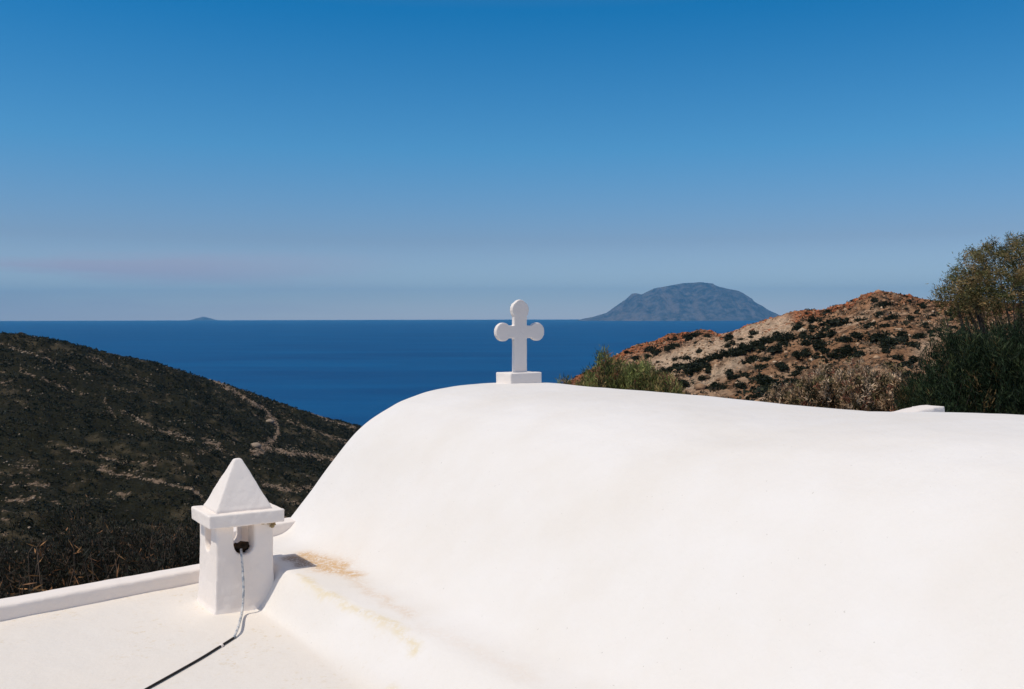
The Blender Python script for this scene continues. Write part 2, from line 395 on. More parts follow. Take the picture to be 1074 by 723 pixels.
g_me = mesh_np('ground', Vg, grid_faces(len(YS), len(ang), True), m_ground, True, Cc.reshape(-1, 3), {'pale': pale_a.ravel(), 'specks': specks.ravel()})
ground = tag(link('ground', g_me), 'stony scrub-covered hillsides falling to the sea on both sides', None, None, 'structure')
def ground_at(px, y):
    c = int(np.argmin(np.abs(PXA - px))); return float(np.interp(y, YS, Z[:, c]))
def on_ground(px, y, dz=0.0): return Vector(((px - 537) / F * y, y, EYE + ground_at(px, y) + dz))
def hit(px, row, ymin=25):
    """where the sight line at a photo pixel meets the hillside"""
    c = int(np.argmin(np.abs(PXA - px))); k = (ROWP[:, c] + (0) <= row - (px - 537) * -.002 + 0) & (YS > ymin)
    if not k.any(): return None
    return YS[k.argmax()]

# ------------------------------------------------------------------ sea
m = NM('sea_water'); P = m.coords()
mp = m.n('ShaderNodeMapping'); m.l(P, mp.inputs[0]); mp.inputs['Scale'].default_value = (.3, 1, 1)
streaks = m.ramp(m.noise(.0035, 7, .68, mp.outputs[0]), [(.38, 0.0), (.62, 1.0)])
col = m.mix(streaks, (.0003, .054, .170), (.0003, .080, .220))
nb = m.bump(m.noise(.25, 6, .65, P), .45, 1.2)
nb = m.bump(m.noise(.02, 3, .5, mp.outputs[0]), .25, 3.0, nb)
m_sea = m.done(col, .5, .10, nb)
th = np.linspace(0, 2 * np.pi, 161)[:-1]; radii = [5, 300, 1000, 3000, 8000, 20000, 40000]
Vs = np.array([[r * math.cos(a), r * math.sin(a), 0] for r in radii for a in th])
sea = tag(link('sea', mesh_np('sea', Vs, grid_faces(len(radii), 160, True), m_sea, True)), 'deep blue open sea reaching the horizon', None, None, 'structure')

# ------------------------------------------------------------------ islands
m = NM('island_rock'); P = m.coords()
c = m.mix(m.ramp(m.noise(.0045, 8, .72, P), [(.40, 0.0), (.62, 1.0)]), (.045, .05, .058), (.21, .185, .18))
c = m.mix(m.attr('gully').outputs['Fac'], c, (.26, .20, .17))
m_isl = m.done(c, .95, .05, m.bump(m.noise(.004, 7, .7, P), 1.0, 160))
def island(name, sil, y0, depth, label, n=560, my=220, seed=3, rough=1.0):
    xs = np.linspace(sil[0][0], sil[-1][0], n)
    top = np.array([-rr(p, r) / F * y0 + EYE for p, r in zip(xs, np.interp(xs, [a[0] for a in sil], [a[1] for a in sil]))])
    Xw = (xs - 537) / F * y0; v = np.linspace(-1, 1, my)
    XX, VV = np.meshgrid(Xw, v)
    hmax = top.max()
    wloc = np.clip(.35 + .65 * (top / hmax), .2, 1)[None, :]
    base = top[None, :] * np.clip(1 - np.abs(VV / wloc) ** 1.35, -.25, 1)
    rd = ridged(XX / (hmax * .55) + .3 * VV, VV * 1.3 + XX / (hmax * 3), 5, seed)
    rel = np.clip(base / (hmax * .5), 0, 1) * np.clip(np.abs(VV) * 5, .15, 1)
    Zi = base + (rd - .6) * hmax * .30 * rough * rel
    for _ in range(4):
        Zi = Zi * (top / np.maximum(Zi.max(0), 1))[None, :] if _ == 0 else Zi
    gul = sstep(.56, .74, fbm(XX / (hmax * .28) , VV * 3, 4, seed + 9)) * .5 + .55 * np.exp(-np.maximum(0, Zi) / (hmax * .055)) * sstep(.4, .6, fbm(XX / (hmax * .2), VV * 2, 3, seed + 4))
    V = np.stack([XX, y0 + VV * depth, Zi - 3], -1).reshape(-1, 3)
    return tag(link(name, mesh_np(name, V, grid_faces(my, n), m_isl, True, attrs={'gully': np.clip(gul, 0, 1).ravel()})), label, None, None, 'structure')
island('island', [(606,336),(612,334.2),(622,332.4),(636,328.3),(644,322.5),(657,313.5),(663,308),(667,307.6),(673,308.8),(686,302.5),(697,300.6),(706,299),(717,297),(726,296.6),(735,296),(744,297.4),(755,301),(766,303.5),(773,304.6),(782,310.5),(791,317),(804,324.7),(818,331),(826,334.5),(832,336.5)], 26000, 2700,
       'large humped rocky island far out on the horizon')
island('islet', [(199,336),(204,334.6),(209,333.2),(213,332.2),(218,333.2),(223,334.6),(228,336)], 38000, 500, 'tiny faint islet low on the horizon at left', 60, 30, 8)

# ------------------------------------------------------------------ chapel
chapel = tag(empty('chapel', (O[0], O[1], EYE - 4.2)), 'whitewashed chapel roof with smooth barrel vault and flat terrace, seen from above', 'chapel')
def roof_mesh(name, S, T, mat):
    SS, TT = np.meshgrid(S, T); ZZ = H(SS, TT); x, y = xy(SS, TT)
    PXs = 537 + F * x / np.maximum(y, .3); ROs = 333 - F * ZZ / np.maximum(y, .3)
    ok = (y > 1.5) & (SS < 1.2)
    jit = (fbm(SS * 9, TT * 9, 4, 5) - .5) * .10
    def st_line(pts, z): return [tuple(st_of(Zp(a, b, z))) for a, b in pts]
    def dd(pts, z, wdt): return np.exp(-(np.maximum(0, polydist(SS + jit, TT + jit, st_line(pts, z))) / wdt) ** 2) * ok
    stain = np.clip(1.5 * np.maximum(dd([(318,583),(335,590),(352,596)], -1.395, .085), .7 * dd([(345,594),(366,603)], -1.395, .05)), 0, 1)
    stain = np.maximum(stain, .35 * dd([(366,603),(398,622),(430,640)], -1.39, .035))
    stain = np.maximum(stain, .10 * dd([(440,650),(500,672),(556,702)], -1.39, .045))
    rust = np.clip(1.4 * dd([(303,586),(318,593)], -1.40, .045), 0, 1)
    streak = np.maximum(.75 * dd([(312,607),(371,637),(414,655),(441,672)], -1.42, .02), dd([(405,691),(432,707),(470,728)], -1.44, .028))
    V = np.stack([x, y, ZZ + EYE], -1).reshape(-1, 3)
    return mesh_np(name, V, grid_faces(len(T), len(S)), mat, True, attrs={'terrace': np.clip((1 - sstep(-.66, -.50, SS + .25 * jit)) * .9 + .25 * (1 - sstep(-.45, -.1, SS)) , 0, 1).ravel(), 'stain': stain.ravel(), 'rust': rust.ravel(), 'streak': streak.ravel()})
T_fine = np.concatenate([np.array([0, .001, .003, .007, .013, .02, .03, .045]), np.arange(.07, 6.5, .022), np.arange(6.5, 9.6, .1)])
S_v = np.concatenate([np.arange(-.74, 2.6, .02), np.arange(2.6, 4.2, .08)])
world_child('vault_roof', roof_mesh('vault_roof', S_v, T_fine, M_roof), chapel)
S_t = np.concatenate([np.arange(-6.6, -2.6, .1), np.arange(-2.6, -.745, .03), [-.74]])
T_t = np.concatenate([np.arange(-.42, 6.5, .04), np.arange(6.5, 9.6, .1)])
def clip_terr(me):
    return me
world_child('terrace_roof', roof_mesh('terrace_roof', S_t, np.concatenate([np.linspace(.0, .07, 4), T_fine[8:]]), M_terr), chapel)

def wall_strip(name, pts_top, zbot, mat=M_wall):
    """a wall face hanging from a line of points down to zbot"""
    n = len(pts_top); zs = np.linspace(0, 1, 6); V = []
    for f in zs:
        for p in pts_top: V.append((p[0], p[1], p[2] * (1 - f) + (EYE + zbot) * f))
    return mesh_np(name, V, grid_faces(6, n), mat, False)
def top_pts(ss, tt, dz=0.0, out=0.0):
    r = []
    for s_, t_ in zip(ss, tt):
        x, y = xy(s_, t_); r.append((x, y, float(H(s_, t_)) + EYE + dz))
    return r
ssg = np.arange(-.74, 4.2, .05)
world_child('gable_wall', wall_strip('gable_wall', top_pts(ssg, np.full(len(ssg), 0.0)), -6.0), chapel)
tt_ = np.arange(0, 9.55, .3)
sE = S_v[-1]
world_child('side_wall', wall_strip('side_wall', top_pts(np.full(len(tt_), sE), tt_), -6.0), chapel)
sse = np.linspace(-6.6, sE, 60)
world_child('end_wall', wall_strip('end_wall', top_pts(sse, np.full(60, T_fine[-1])), -6.0), chapel)
world_child('side_wall', wall_strip('side_wall', top_pts(np.full(len(tt_), -6.6), tt_), -6.0), chapel)
sst = np.linspace(-6.6, -.74, 30)
world_child('terrace_wall', wall_strip('terrace_wall', top_pts(sst, np.full(30, 0.0)), -6.0), chapel)

def solidify(bm_or_me, name, voxel=.008, smooth=3, disp=.004, dscale=.12, cutters=()):
    o = bpy.data.objects.new(name, bm_or_me); COL.objects.link(o)
    cs = []
    for c_ in cutters:
        q = bpy.data.objects.new('cutter', c_); COL.objects.link(q); cs.append(q)
        b = o.modifiers.new('b', 'BOOLEAN'); b.operation = 'DIFFERENCE'; b.object = q; b.solver = 'EXACT'
    r = o.modifiers.new('r', 'REMESH'); r.mode = 'VOXEL'; r.voxel_size = voxel
    s = o.modifiers.new('s', 'SMOOTH'); s.factor = .5; s.iterations = smooth
    if disp:
        tx = bpy.data.textures.new('lumps', 'CLOUDS'); tx.noise_scale = dscale; tx.noise_depth = 2
        d = o.modifiers.new('d', 'DISPLACE'); d.texture = tx; d.strength = disp; d.texture_coords = 'LOCAL'; d.mid_level = .5
    dg = bpy.context.evaluated_depsgraph_get(); dg.update()
    me = bpy.data.meshes.new_from_object(o.evaluated_get(dg)); me.name = name
    mats = list(bm_or_me.materials)
    bpy.data.objects.remove(o)
    for q in cs: bpy.data.objects.remove(q)
    me.materials.clear()
    for k in mats: me.materials.append(k)
    me.polygons.foreach_set('use_smooth', np.ones(len(me.polygons), dtype=bool))
    return me

def prism(poly, z0, z1, mat, name='prism'):
    """vertical prism from a list of (x, y); z relative to the eye"""
    bm = bmesh.new()
    a = [bm.verts.new((p[0], p[1], z0 + EYE)) for p in poly]; b = [bm.verts.new((p[0], p[1], z1 + EYE)) for p in poly]
    bm.faces.new(a[::-1]); bm.faces.new(b)
    n = len(poly)
    for i in range(n): bm.faces.new((a[i], a[(i + 1) % n], b[(i + 1) % n], b[i]))
    bmesh.ops.recalc_face_normals(bm, faces=bm.faces)
    me = bpy.data.meshes.new(name); bm.to_mesh(me); bm.free(); me.materials.append(mat); return me

# parapet: an outline in (s, z) swept across its thickness, low on the terrace and stepping up beside the vault
def parapet(name, prof, t_out, t_in, zb):
    bm = bmesh.new(); rows = []
    for s_, z_ in prof:
        q = []
        for t_, zz in ((t_out(s_), zb(s_)), (t_out(s_), z_), (t_in(s_), z_), (t_in(s_), zb(s_))):
            x, y = xy(s_, t_); q.append(bm.verts.new((x, y, zz + EYE)))
        rows.append(q)
    for a, b in zip(rows[:-1], rows[1:]):
        for k in range(4): bm.faces.new((a[k], b[k], b[(k + 1) % 4], a[(k + 1) % 4]))
    bm.faces.new(rows[0]); bm.faces.new(rows[-1][::-1])
    bmesh.ops.recalc_face_normals(bm, faces=bm.faces)
    me = bpy.data.meshes.new(name); bm.to_mesh(me); bm.free(); me.materials.append(M_white)
    return solidify(me, name, .012, 2, .006, .25)
tout = lambda s: min(0, (s + .617) * .0125) - .004
tin = lambda s: .130 if s < -.5 else .13
world_child('parapet', parapet('parapet', [(-6.6, -1.517), (-4, -1.515), (-1.7, -1.517), (-.62, -1.517), (-.50, -1.512)], tout, tin, lambda s: -1.75), chapel)
world_child('parapet', parapet('parapet', [(-.49, -1.345), (-.42, -1.322), (-.1, -1.322), (-.03, -1.322), (.04, -1.325), (.16, -1.33)], lambda s: -.006, lambda s: .13, lambda s: -1.7), chapel)
# parapet beyond the ridge on the right
def spar(s_, t_): return np.array(xy(s_, t_))
def line_box(name, s0, s1, t0, t1, z0, z1, mat, **kw):
    poly = [xy(s0, t0), xy(s1, t0), xy(s1, t1), xy(s0, t1)]
    return solidify(prism(poly, z0, z1, mat, name), name, **kw)
world_child('parapet', parapet('parapet', [(1.93, -.530), (2.05, -.508), (2.2, -.499), (2.34, -.495), (2.47, -.496)], lambda s: 3.18, lambda s: 3.30, lambda s: -1.0), chapel)

# --- cross on its block at the gable
def on_line(A, d, px):
    k = (px - 537) / F; return (k * A[1] - A[0]) / (d[0] - k * d[1])
zc = -.522
vcr = np.array([.835, .55]); vcr /= np.hypot(*vcr); ucr = np.array([-.62, .785]); ucr /= np.hypot(*ucr)
yc = -F * zc / rr(535.6, 404.8); Ac = np.array([(535.6 - 537) / F * yc, yc])
cw = on_line(Ac, vcr, 568.2); cd = on_line(Ac, ucr, 519.8)
zb_top = -rr(535.6, 391.8) / F * yc
blk = prism([Ac, Ac + vcr * cw, Ac + vcr * cw + ucr * cd, Ac + ucr * cd], zc - .12, zb_top, M_white, 'base_block')
mid = Ac + vcr * cw * .5 + ucr * cd * .45
ym = mid[1]
pm_x = F / ym * (vcr[0] - (mid[0] / ym) * vcr[1])      # pixels per metre along the arms
hz = lambda row: -rr(543, row) / F * ym               # heights (relative to the eye) of picture rows at the cross
def outline():
    pw = 6.7 / pm_x; ah = (330 - 250) / 6.02 / 2 * ym / F
    hc = hz(300 + 290 / 6.02); lr = 58 / 6.02 * ym / F; lx = 17.6 / pm_x
    th_ = hz(300 + 150 / 6.02); tw = 9.0 / pm_x
    bz = zb_top - .03; pts = []
    pts += [(-pw, bz), (pw, bz), (pw, hc - ah)]
    a0 = math.asin(ah / lr)
    sx = lr / lr * .96
    for a in np.linspace(-math.pi + a0, math.pi - a0, 23): pts.append((lx + lr * math.cos(a) * sx, hc + lr * math.sin(a)))
    pts.append((pw, hc + ah))
    nk = hz(300 + 190 / 6.02)
    pts.append((pw, nk))
    tip = hz(300 + 86 / 6.02); mdw = hz(300 + 155 / 6.02); sh = hz(300 + 122 / 6.02)
    rt = [(pw * 1.15, nk + .006), (tw * .99, mdw), (tw * .95, (mdw + sh) / 2 + .004), (tw * .80, sh + .008), (tw * .55, tip - .022), (tw * .30, tip - .006), (0, tip)]
    pts += rt + [(-a, b) for a, b in rt[:-1][::-1]]
    pts.append((-pw, nk)); pts.append((-pw, hc + ah))
    for a in np.linspace(a0, 2 * math.pi - a0, 23): pts.append((-lx + lr * math.cos(a) * sx, hc + lr * math.sin(a)))
    pts.append((-pw, hc - ah))
    return pts
bm = bmesh.new(); th2 = .017; ol = outline()
fr = [bm.verts.new((*(mid + vcr * a - ucr * th2), b + EYE)) for a, b in ol]
bk = [bm.verts.new((*(mid + vcr * a + ucr * th2), b + EYE)) for a, b in ol]
bm.faces.new(fr); bm.faces.new(bk[::-1])
for i in range(len(ol)):
    j = (i + 1) % len(ol); bm.faces.new((fr[j], fr[i], bk[i], bk[j]))
bmesh.ops.recalc_face_normals(bm, faces=bm.faces)
me = bpy.data.meshes.new('roof_cross'); bm.to_mesh(me); bm.free(); me.materials.append(M_white)
cross = world_child('roof_cross', solidify(me, 'roof_cross', .0045, 2, .002, .03), chapel)
world_child('cross_base', solidify(blk, 'cross_base', .006, 2, .004, .05), cross)

# --- chimney
vc = np.array([1763, F]); vc = vc / np.hypot(*vc); uc = np.array([-674, F]); uc = uc / np.hypot(*uc)
A = Zp(226, 645, -1.6); bw_ = on_line(A, vc, 287); bd_ = .31
ccn = A - .05 * vc - .05 * uc; cwid = on_line(ccn, vc, 298); cdep = on_line(ccn, uc, 200)
zct = -rr(221, 542) / F * ccn[1]; zcb = -rr(221, 556) / F * ccn[1]
def cpt(a, b, o=A): return o + a * vc + b * uc
h0, h1 = on_line(A, vc, 245), on_line(A, vc, 266.5)
zhole = -rr(255, 582) / F * (A + .15 * vc)[1]
def body_mesh():
    bm = bmesh.new(); rows = []
    for z_, e in ((-1.72, .03), (-1.612, .018), (-1.58, .006), (-1.45, .0), (zcb + .02, -.004)):
        rows.append([bm.verts.new((*cpt(a, b), z_ + EYE)) for a, b in ((-e, -e * .6), (bw_ + e, -e * .6), (bw_ + e, bd_ + e), (-e, bd_ + e))])
    for a, b in zip(rows[:-1], rows[1:]):
        for k in range(4): bm.faces.new((a[k], a[(k + 1) % 4], b[(k + 1) % 4], b[k]))
    bm.faces.new(rows[0][::-1]); bm.faces.new(rows[-1])
    bmesh.ops.recalc_face_normals(bm, faces=bm.faces)
    me = bpy.data.meshes.new('chimney'); bm.to_mesh(me); bm.free(); me.materials.append(M_white); return me
def u_tunnel(org, across, along_, wdt, zlo, zhi, L):
    r = wdt / 2; pts = [(-r, zhi), (-r, zlo + r)] + [(-r * math.cos(a), zlo + r - r * math.sin(a)) for a in np.linspace(.2, math.pi - .2, 9)] + [(r, zlo + r), (r, zhi)]
    bm = bmesh.new()
    f = [bm.verts.new((*(org + across * a - along_ * .15), b + EYE)) for a, b in pts]
    g = [bm.verts.new((*(org + across * a + along_ * L), b + EYE)) for a, b in pts]
    bm.faces.new(f); bm.faces.new(g[::-1])
    for i in range(len(pts)):
        j = (i + 1) % len(pts); bm.faces.new((f[j], f[i], g[i], g[j]))
    bmesh.ops.recalc_face_normals(bm, faces=bm.faces)
    me = bpy.data.meshes.new('cut'); bm.to_mesh(me); bm.free(); return me
t1 = u_tunnel(cpt((h0 + h1) / 2, 0), vc, uc, h1 - h0, zhole, zcb + .06, .6)
t2 = u_tunnel(cpt(0, bd_ * .52), uc, vc, .105, zhole + .005, zcb + .06, .6)
chim = world_child('chimney', solidify(body_mesh(), 'chimney', .0065, 3, .006, .09, cutters=(t1, t2)), chapel)
cap_me = prism([cpt(0, 0, ccn), cpt(cwid, 0, ccn), cpt(cwid, cdep, ccn), cpt(0, cdep, ccn)], zcb, zct, M_white, 'cap')
world_child('cap', solidify(cap_me, 'cap', .0055, 2, .007, .06), chim)
zap = -rr(250, 480.5) / F * cpt(cwid / 2, cdep / 2, ccn)[1]
bm = bmesh.new(); rows = []
mg = .052
for z_, f in ((zct - .02, 1.0), (zct + .012, 1.0), (zct + .02, .965), (zap - .006, .15), (zap, .09)):
    cx_, cy_ = cwid / 2, cdep / 2
    rows.append([bm.verts.new((*cpt(cx_ + a * (cwid / 2 - mg) * f, cy_ + b * (cdep / 2 - mg) * f, ccn), z_ + EYE)) for a, b in ((-1, -1), (1, -1), (1, 1), (-1, 1))])
for a, b in zip(rows[:-1], rows[1:]):
    for k in range(4): bm.faces.new((a[k], a[(k + 1) % 4], b[(k + 1) % 4], b[k]))
bm.faces.new(rows[0][::-1]); bm.faces.new(rows[-1]); bmesh.ops.recalc_face_normals(bm, faces=bm.faces)
me = bpy.data.meshes.new('pyramid'); bm.to_mesh(me); bm.free(); me.materials.append(M_white)
world_child('pyramid_top', solidify(me, 'pyramid_top', .0055, 3, .006, .09), chim)
def blob(name, c, r, mat, seed, parent, sub=3, rough=.35):
    bm = bmesh.new(); bmesh.ops.create_icosphere(bm, subdivisions=sub, radius=1)
    for v in bm.verts:
        n = 1 + rough * (float(vnoise(v.co.x * 2.4 + seed, v.co.y * 2.4 + v.co.z * 3.1, seed)) - .5) * 2 + rough * .6 * (float(vnoise(v.co.x * 7 + seed, v.co.y * 7 - v.co.z * 6, seed + 3)) - .5) * 2
        v.co = Vector((c[0] + v.co.x * r[0] * n, c[1] + v.co.y * r[1] * n, c[2] + v.co.z * r[2] * n))
    me = bpy.data.meshes.new(name); bm.to_mesh(me); bm.free(); me.materials.append(mat)
    me.polygons.foreach_set('use_smooth', np.ones(len(me.polygons), dtype=bool))
    return world_child(name, me, parent)
M_soot = simple('sooty_stuffing', (.05, .032, .02), .95, .1, .5, 60)
M_crumb = simple('crumbling_mortar', (.33, .25, .13), .95, .1, .5, 90)
pc = cpt((h0 + h1) / 2 + .006, .085); blob('flue_stuffing', (pc[0], pc[1], EYE + zhole + .022), (.045, .055, .030), M_soot, 4, chim)
for k, (px_, dz_) in enumerate(((275, .004), (281, .002), (285.5, -.006), (284, -.016))):
    q = cpt(on_line(A, vc, px_), -.004 - .004 * k); blob('loose_mortar', (q[0], q[1], EYE + zcb - .008 + dz_), (.014, .008, .009), M_crumb, 7 + k, chim, 2)

# --- cable: hangs out of the flue hole and runs on over the terrace
def tube(bm, pts, rad, seg=8):
    """tube through world points; rad a number or a list"""
    pts = [Vector(p) for p in pts]; rad = rad if isinstance(rad, (list, tuple, np.ndarray)) else [rad] * len(pts)
    rings = []; up = Vector((.13, .21, .97))
    for i, p in enumerate(pts):
        d = (pts[min(i + 1, len(pts) - 1)] - pts[max(i - 1, 0)]).normalized()
        a = d.cross(up)
        if a.length < 1e-3: a = d.cross(Vector((1, 0, 0)))
        a.normalize(); b = d.cross(a).normalized()
        rings.append([bm.verts.new(p + (a * math.cos(2 * math.pi * k / seg) + b * math.sin(2 * math.pi * k / seg)) * rad[i]) for k in range(seg)])
    for r0, r1 in zip(rings[:-1], rings[1:]):
        for k in range(seg): bm.faces.new((r0[k], r0[(k + 1) % seg], r1[(k + 1) % seg], r1[k]))
    bm.faces.new(rings[0][::-1]); bm.faces.new(rings[-1])
def spline(ctrl, n=12):
    P_ = [Vector(c) for c in ctrl]; P_ = [P_[0] * 2 - P_[1]] + P_ + [P_[-1] * 2 - P_[-2]]; out = []
    for i in range(1, len(P_) - 2):
        for k in range(n):
            t = k / n; a, b, c, d = P_[i - 1:i + 3]
            out.append(.5 * ((2 * b) + (c - a) * t + (2 * a - 5 * b + 4 * c - d) * t * t + (3 * b - a - 3 * c + d) * t ** 3))
    out.append(P_[-2]); return out
def bm_obj(name, bm, mat, parent, smooth=True):
    bmesh.ops.recalc_face_normals(bm, faces=bm.faces)
    me = bpy.data.meshes.new(name); bm.to_mesh(me); bm.free(); me.materials.append(mat)
    if smooth: me.polygons.foreach_set('use_smooth', np.ones(len(me.polygons), dtype=bool))
    return world_child(name, me, parent)
m = NM('paint_flecked_cable'); P = m.coords()
c = m.mix(m.ramp(m.noise(38, 3, .6, P), [(.42, 0.0), (.52, 1.0)]), (.27, .31, .35), (.62, .60, .58)); M_cab = m.done(c, .6, .35)
m = NM('black_cable'); P = m.coords()
c = m.mix(m.ramp(m.noise(9, 3, .6, P), [(.62, 0.0), (.70, 1.0)]), (.012, .010, .009), (.35, .31, .27)); M_cabk = m.done(c, .7, .3)
ct = Zp(244.5, 669, -1.592)
cable = tag(empty('cable', (ct[0], ct[1], EYE - 1.6)), 'thin cable hanging out of the chimney hole and trailing across the terrace', 'cable')
def at(px, row, y): return ((px - 537) / F * y, y, EYE - rr(px, row) / F * y)
ya = (cpt(on_line(A, vc, 252), -.008))[1]
hang = spline([at(253, 572, ya + .10), at(252.3, 577, ya + .03), at(253, 583, ya - .018), at(254.2, 600, ya - .03), at(254.8, 620, ya - .045), at(253.5, 640, ya - .08), at(249.5, 657, ct[1] + .10), (ct[0], ct[1], EYE - 1.592)], 8)
bm = bmesh.new(); tube(bm, hang, .0066); bm_obj('hanging_length', bm, M_cab, cable)
def gp(px, py): a = Zp(px, py, -1.59); return (a[0], a[1], EYE + float(H(*st_of(a))) + .0065)
lie = spline([gp(246, 667.5), gp(232, 676), gp(210, 689.5), gp(185, 704), gp(155, 720.5), gp(120, 740), gp(60, 770), gp(-40, 812)], 10)
bm = bmesh.new(); tube(bm, lie, .0056); ly = bm_obj('lying_length', bm, M_cabk, cable); ly['label'] = 'blackened length of cable lying on the terrace'
bm = bmesh.new(); a = gp(231.5, 676.3); bmesh.ops.create_icosphere(bm, subdivisions=2, radius=.011, matrix=Matrix.Translation(a)); bm_obj('clip', bm, M_white, cable)

# ------------------------------------------------------------------ plants
rng = np.random.default_rng(7)
def leaves(P, D, L, W, jitter=.5, cols=None, curl=0.0):
    """blade-like leaves: one quad each at points P along directions D"""
    n = len(P); D = D + rng.normal(0, jitter, (n, 3)); D /= np.linalg.norm(D, axis=1, keepdims=True) + 1e-9
    q = rng.normal(0, 1, (n, 3)); Sd = np.cross(D, q); Sd /= np.linalg.norm(Sd, axis=1, keepdims=True) + 1e-9
    L = np.broadcast_to(L, n)[:, None] * rng.uniform(.6, 1.3, (n, 1)); W = np.broadcast_to(W, n)[:, None] * rng.uniform(.6, 1.3, (n, 1))
    a = P; b = P + D * L * .45 + Sd * W * .5; c = P + D * L; d = P + D * L * .45 - Sd * W * .5
    V = np.stack([a, b, c, d], 1).reshape(-1, 3); Fc = np.arange(4 * n).reshape(-1, 4)
    C = np.repeat(cols, 4, axis=0) if cols is not None else None
    return V, Fc, C
def palette(n, cols, wts, var=.25):
    cols = np.array(cols); k = rng.choice(len(cols), n, p=np.array(wts) / sum(wts))
    return np.clip(cols[k] * rng.uniform(1 - var, 1 + var, (n, 1)), 0, 1)
def join(parts):
    V, Fs, C, o = [], [], [], 0
    for v, f, c in parts: V.append(v); Fs.append(f + o); C.append(c); o += len(v)
    return np.concatenate(V), np.concatenate(Fs), np.concatenate(C)
def woody(seed, base, trunks, length, levels, spread, up, rad, shrink=.72, kids=3, lean=(0, 0, 0), droop=0.0):
    """recursive branching; returns segments [(p0,p1,r0,r1,level)] and tips [(p, d)]"""
    rnd = random.Random(seed); segs, tips = [], []
    def grow(p, d, L, r, lv):
        n = 3; q = p
        for k in range(n):
            d2 = (d + Vector((rnd.gauss(0, .13), rnd.gauss(0, .13), rnd.gauss(0, .10) + up * .06 - droop * .05 * (levels - lv < 2)))).normalized()
            q2 = q + d2 * L / n; r2 = r * (1 - .14 * (k + 1)); segs.append((q, q2, r * (1 - .14 * k), r2, lv)); q, d = q2, d2
            if lv >= levels - 2: tips.append((q.copy(), d.copy()))
            if lv < levels and k < n - 1 and rnd.random() < .55:
                a = Vector((rnd.gauss(0, 1), rnd.gauss(0, 1), rnd.gauss(0, .6))); a = (a - d * a.dot(d)).normalized()
                grow(q, (d + a * spread * 1.15).normalized(), L * shrink * .8, r2 * .5, lv + 1)
        if lv < levels:
            for _ in range(kids):
                a = Vector((rnd.gauss(0, 1), rnd.gauss(0, 1), rnd.gauss(0, .6))); a = (a - d * a.dot(d)).normalized()
                grow(q, (d + a * spread * rnd.uniform(.6, 1.2) + Vector(lean) * .15).normalized(), L * shrink * rnd.uniform(.75, 1.15), r * .60, lv + 1)
        else: tips.append((q.copy(), d.copy()))
    for (off, dr) in trunks: grow(Vector(base) + Vector(off), Vector(dr).normalized(), length, rad, 0)
    return segs, tips
def seg_mesh(name, segs, mat, minr=.003):
    V, Fs = [], []; o = 0
    P0 = np.array([s[0] for s in segs]); P1 = np.array([s[1] for s in segs]); r0 = np.maximum(minr, np.array([s[2] for s in segs])); r1 = np.maximum(minr, np.array([s[3] for s in segs]))
    D = P1 - P0; D /= np.linalg.norm(D, axis=1, keepdims=True) + 1e-9
    q = np.tile([.13, .27, .95], (len(D), 1)); a = np.cross(D, q); a /= np.linalg.norm(a, axis=1, keepdims=True) + 1e-9; b = np.cross(D, a)
    K = 5; n = len(D); V = np.zeros((n, 2 * K, 3))
    for k in range(K):
        w_ = a * math.cos(2 * math.pi * k / K) + b * math.sin(2 * math.pi * k / K)
        V[:, k] = P0 + w_ * r0[:, None]; V[:, K + k] = P1 + w_ * r1[:, None]
    f = np.array([[k, (k + 1) % K, K + (k + 1) % K, K + k] for k in range(K)])
    Fc = (f[None] + (np.arange(n) * 2 * K)[:, None, None]).reshape(-1, 4)
    return mesh_np(name, V.reshape(-1, 3), Fc, mat, True)

OLIVE = [(.085, .085, .028), (.055, .065, .022), (.13, .10, .035), (.035, .045, .018)]
def spray_plant(kind, name, label, cat, base, trunks, length, levels, spread, up, rad, pal, wts, nleaf, L, W, seed, lean=(0, 0, 0), droop=0, shrink=.72, kids=3, bark=M_bark, group=None, jit=.6, region=None, spreadp=.05, height=None, wide=1.0):
    root = tag(empty(name, base), label, cat, group)
    segs, tips = woody(seed, (0, 0, -.15), trunks, length, levels, spread, up, rad, shrink, kids, lean, droop)
    if height:
        k_ = (height - L * .7) / max(t[0].z for t in tips); kv = Vector((k_ * wide, k_ * wide, k_))
        segs = [(a * kv, b_ * kv, r0, r1, lv) for a, b_, r0, r1, lv in segs]; tips = [(a * kv, d_) for a, d_ in tips]
    link('trunk' if kind == 'tree' else 'stems', seg_mesh('trunk' if kind == 'tree' else 'stems', segs, bark), root)
    TP = np.array([t[0] for t in tips]); TD = np.array([t[1] for t in tips])
    if region is not None:
        k = region(TP); TP, TD = TP[k], TD[k]
    idx = np.repeat(np.arange(len(TP)), nleaf)
    P = TP[idx] + TD[idx] * rng.uniform(-.12, .08, (len(idx), 1)) + rng.normal(0, spreadp, (len(idx), 3))
    clump = palette(len(TP), pal, wts, .2)[idx] * rng.uniform(.75, 1.3, (len(idx), 1))
    V, Fc, C = leaves(P, TD[idx] * .9 + np.array([0, 0, .35]), L, W, jit, clump)
    link('crown' if kind == 'tree' else 'foliage', mesh_np('foliage', V, Fc, M_leaf, False, C), root)
    return root

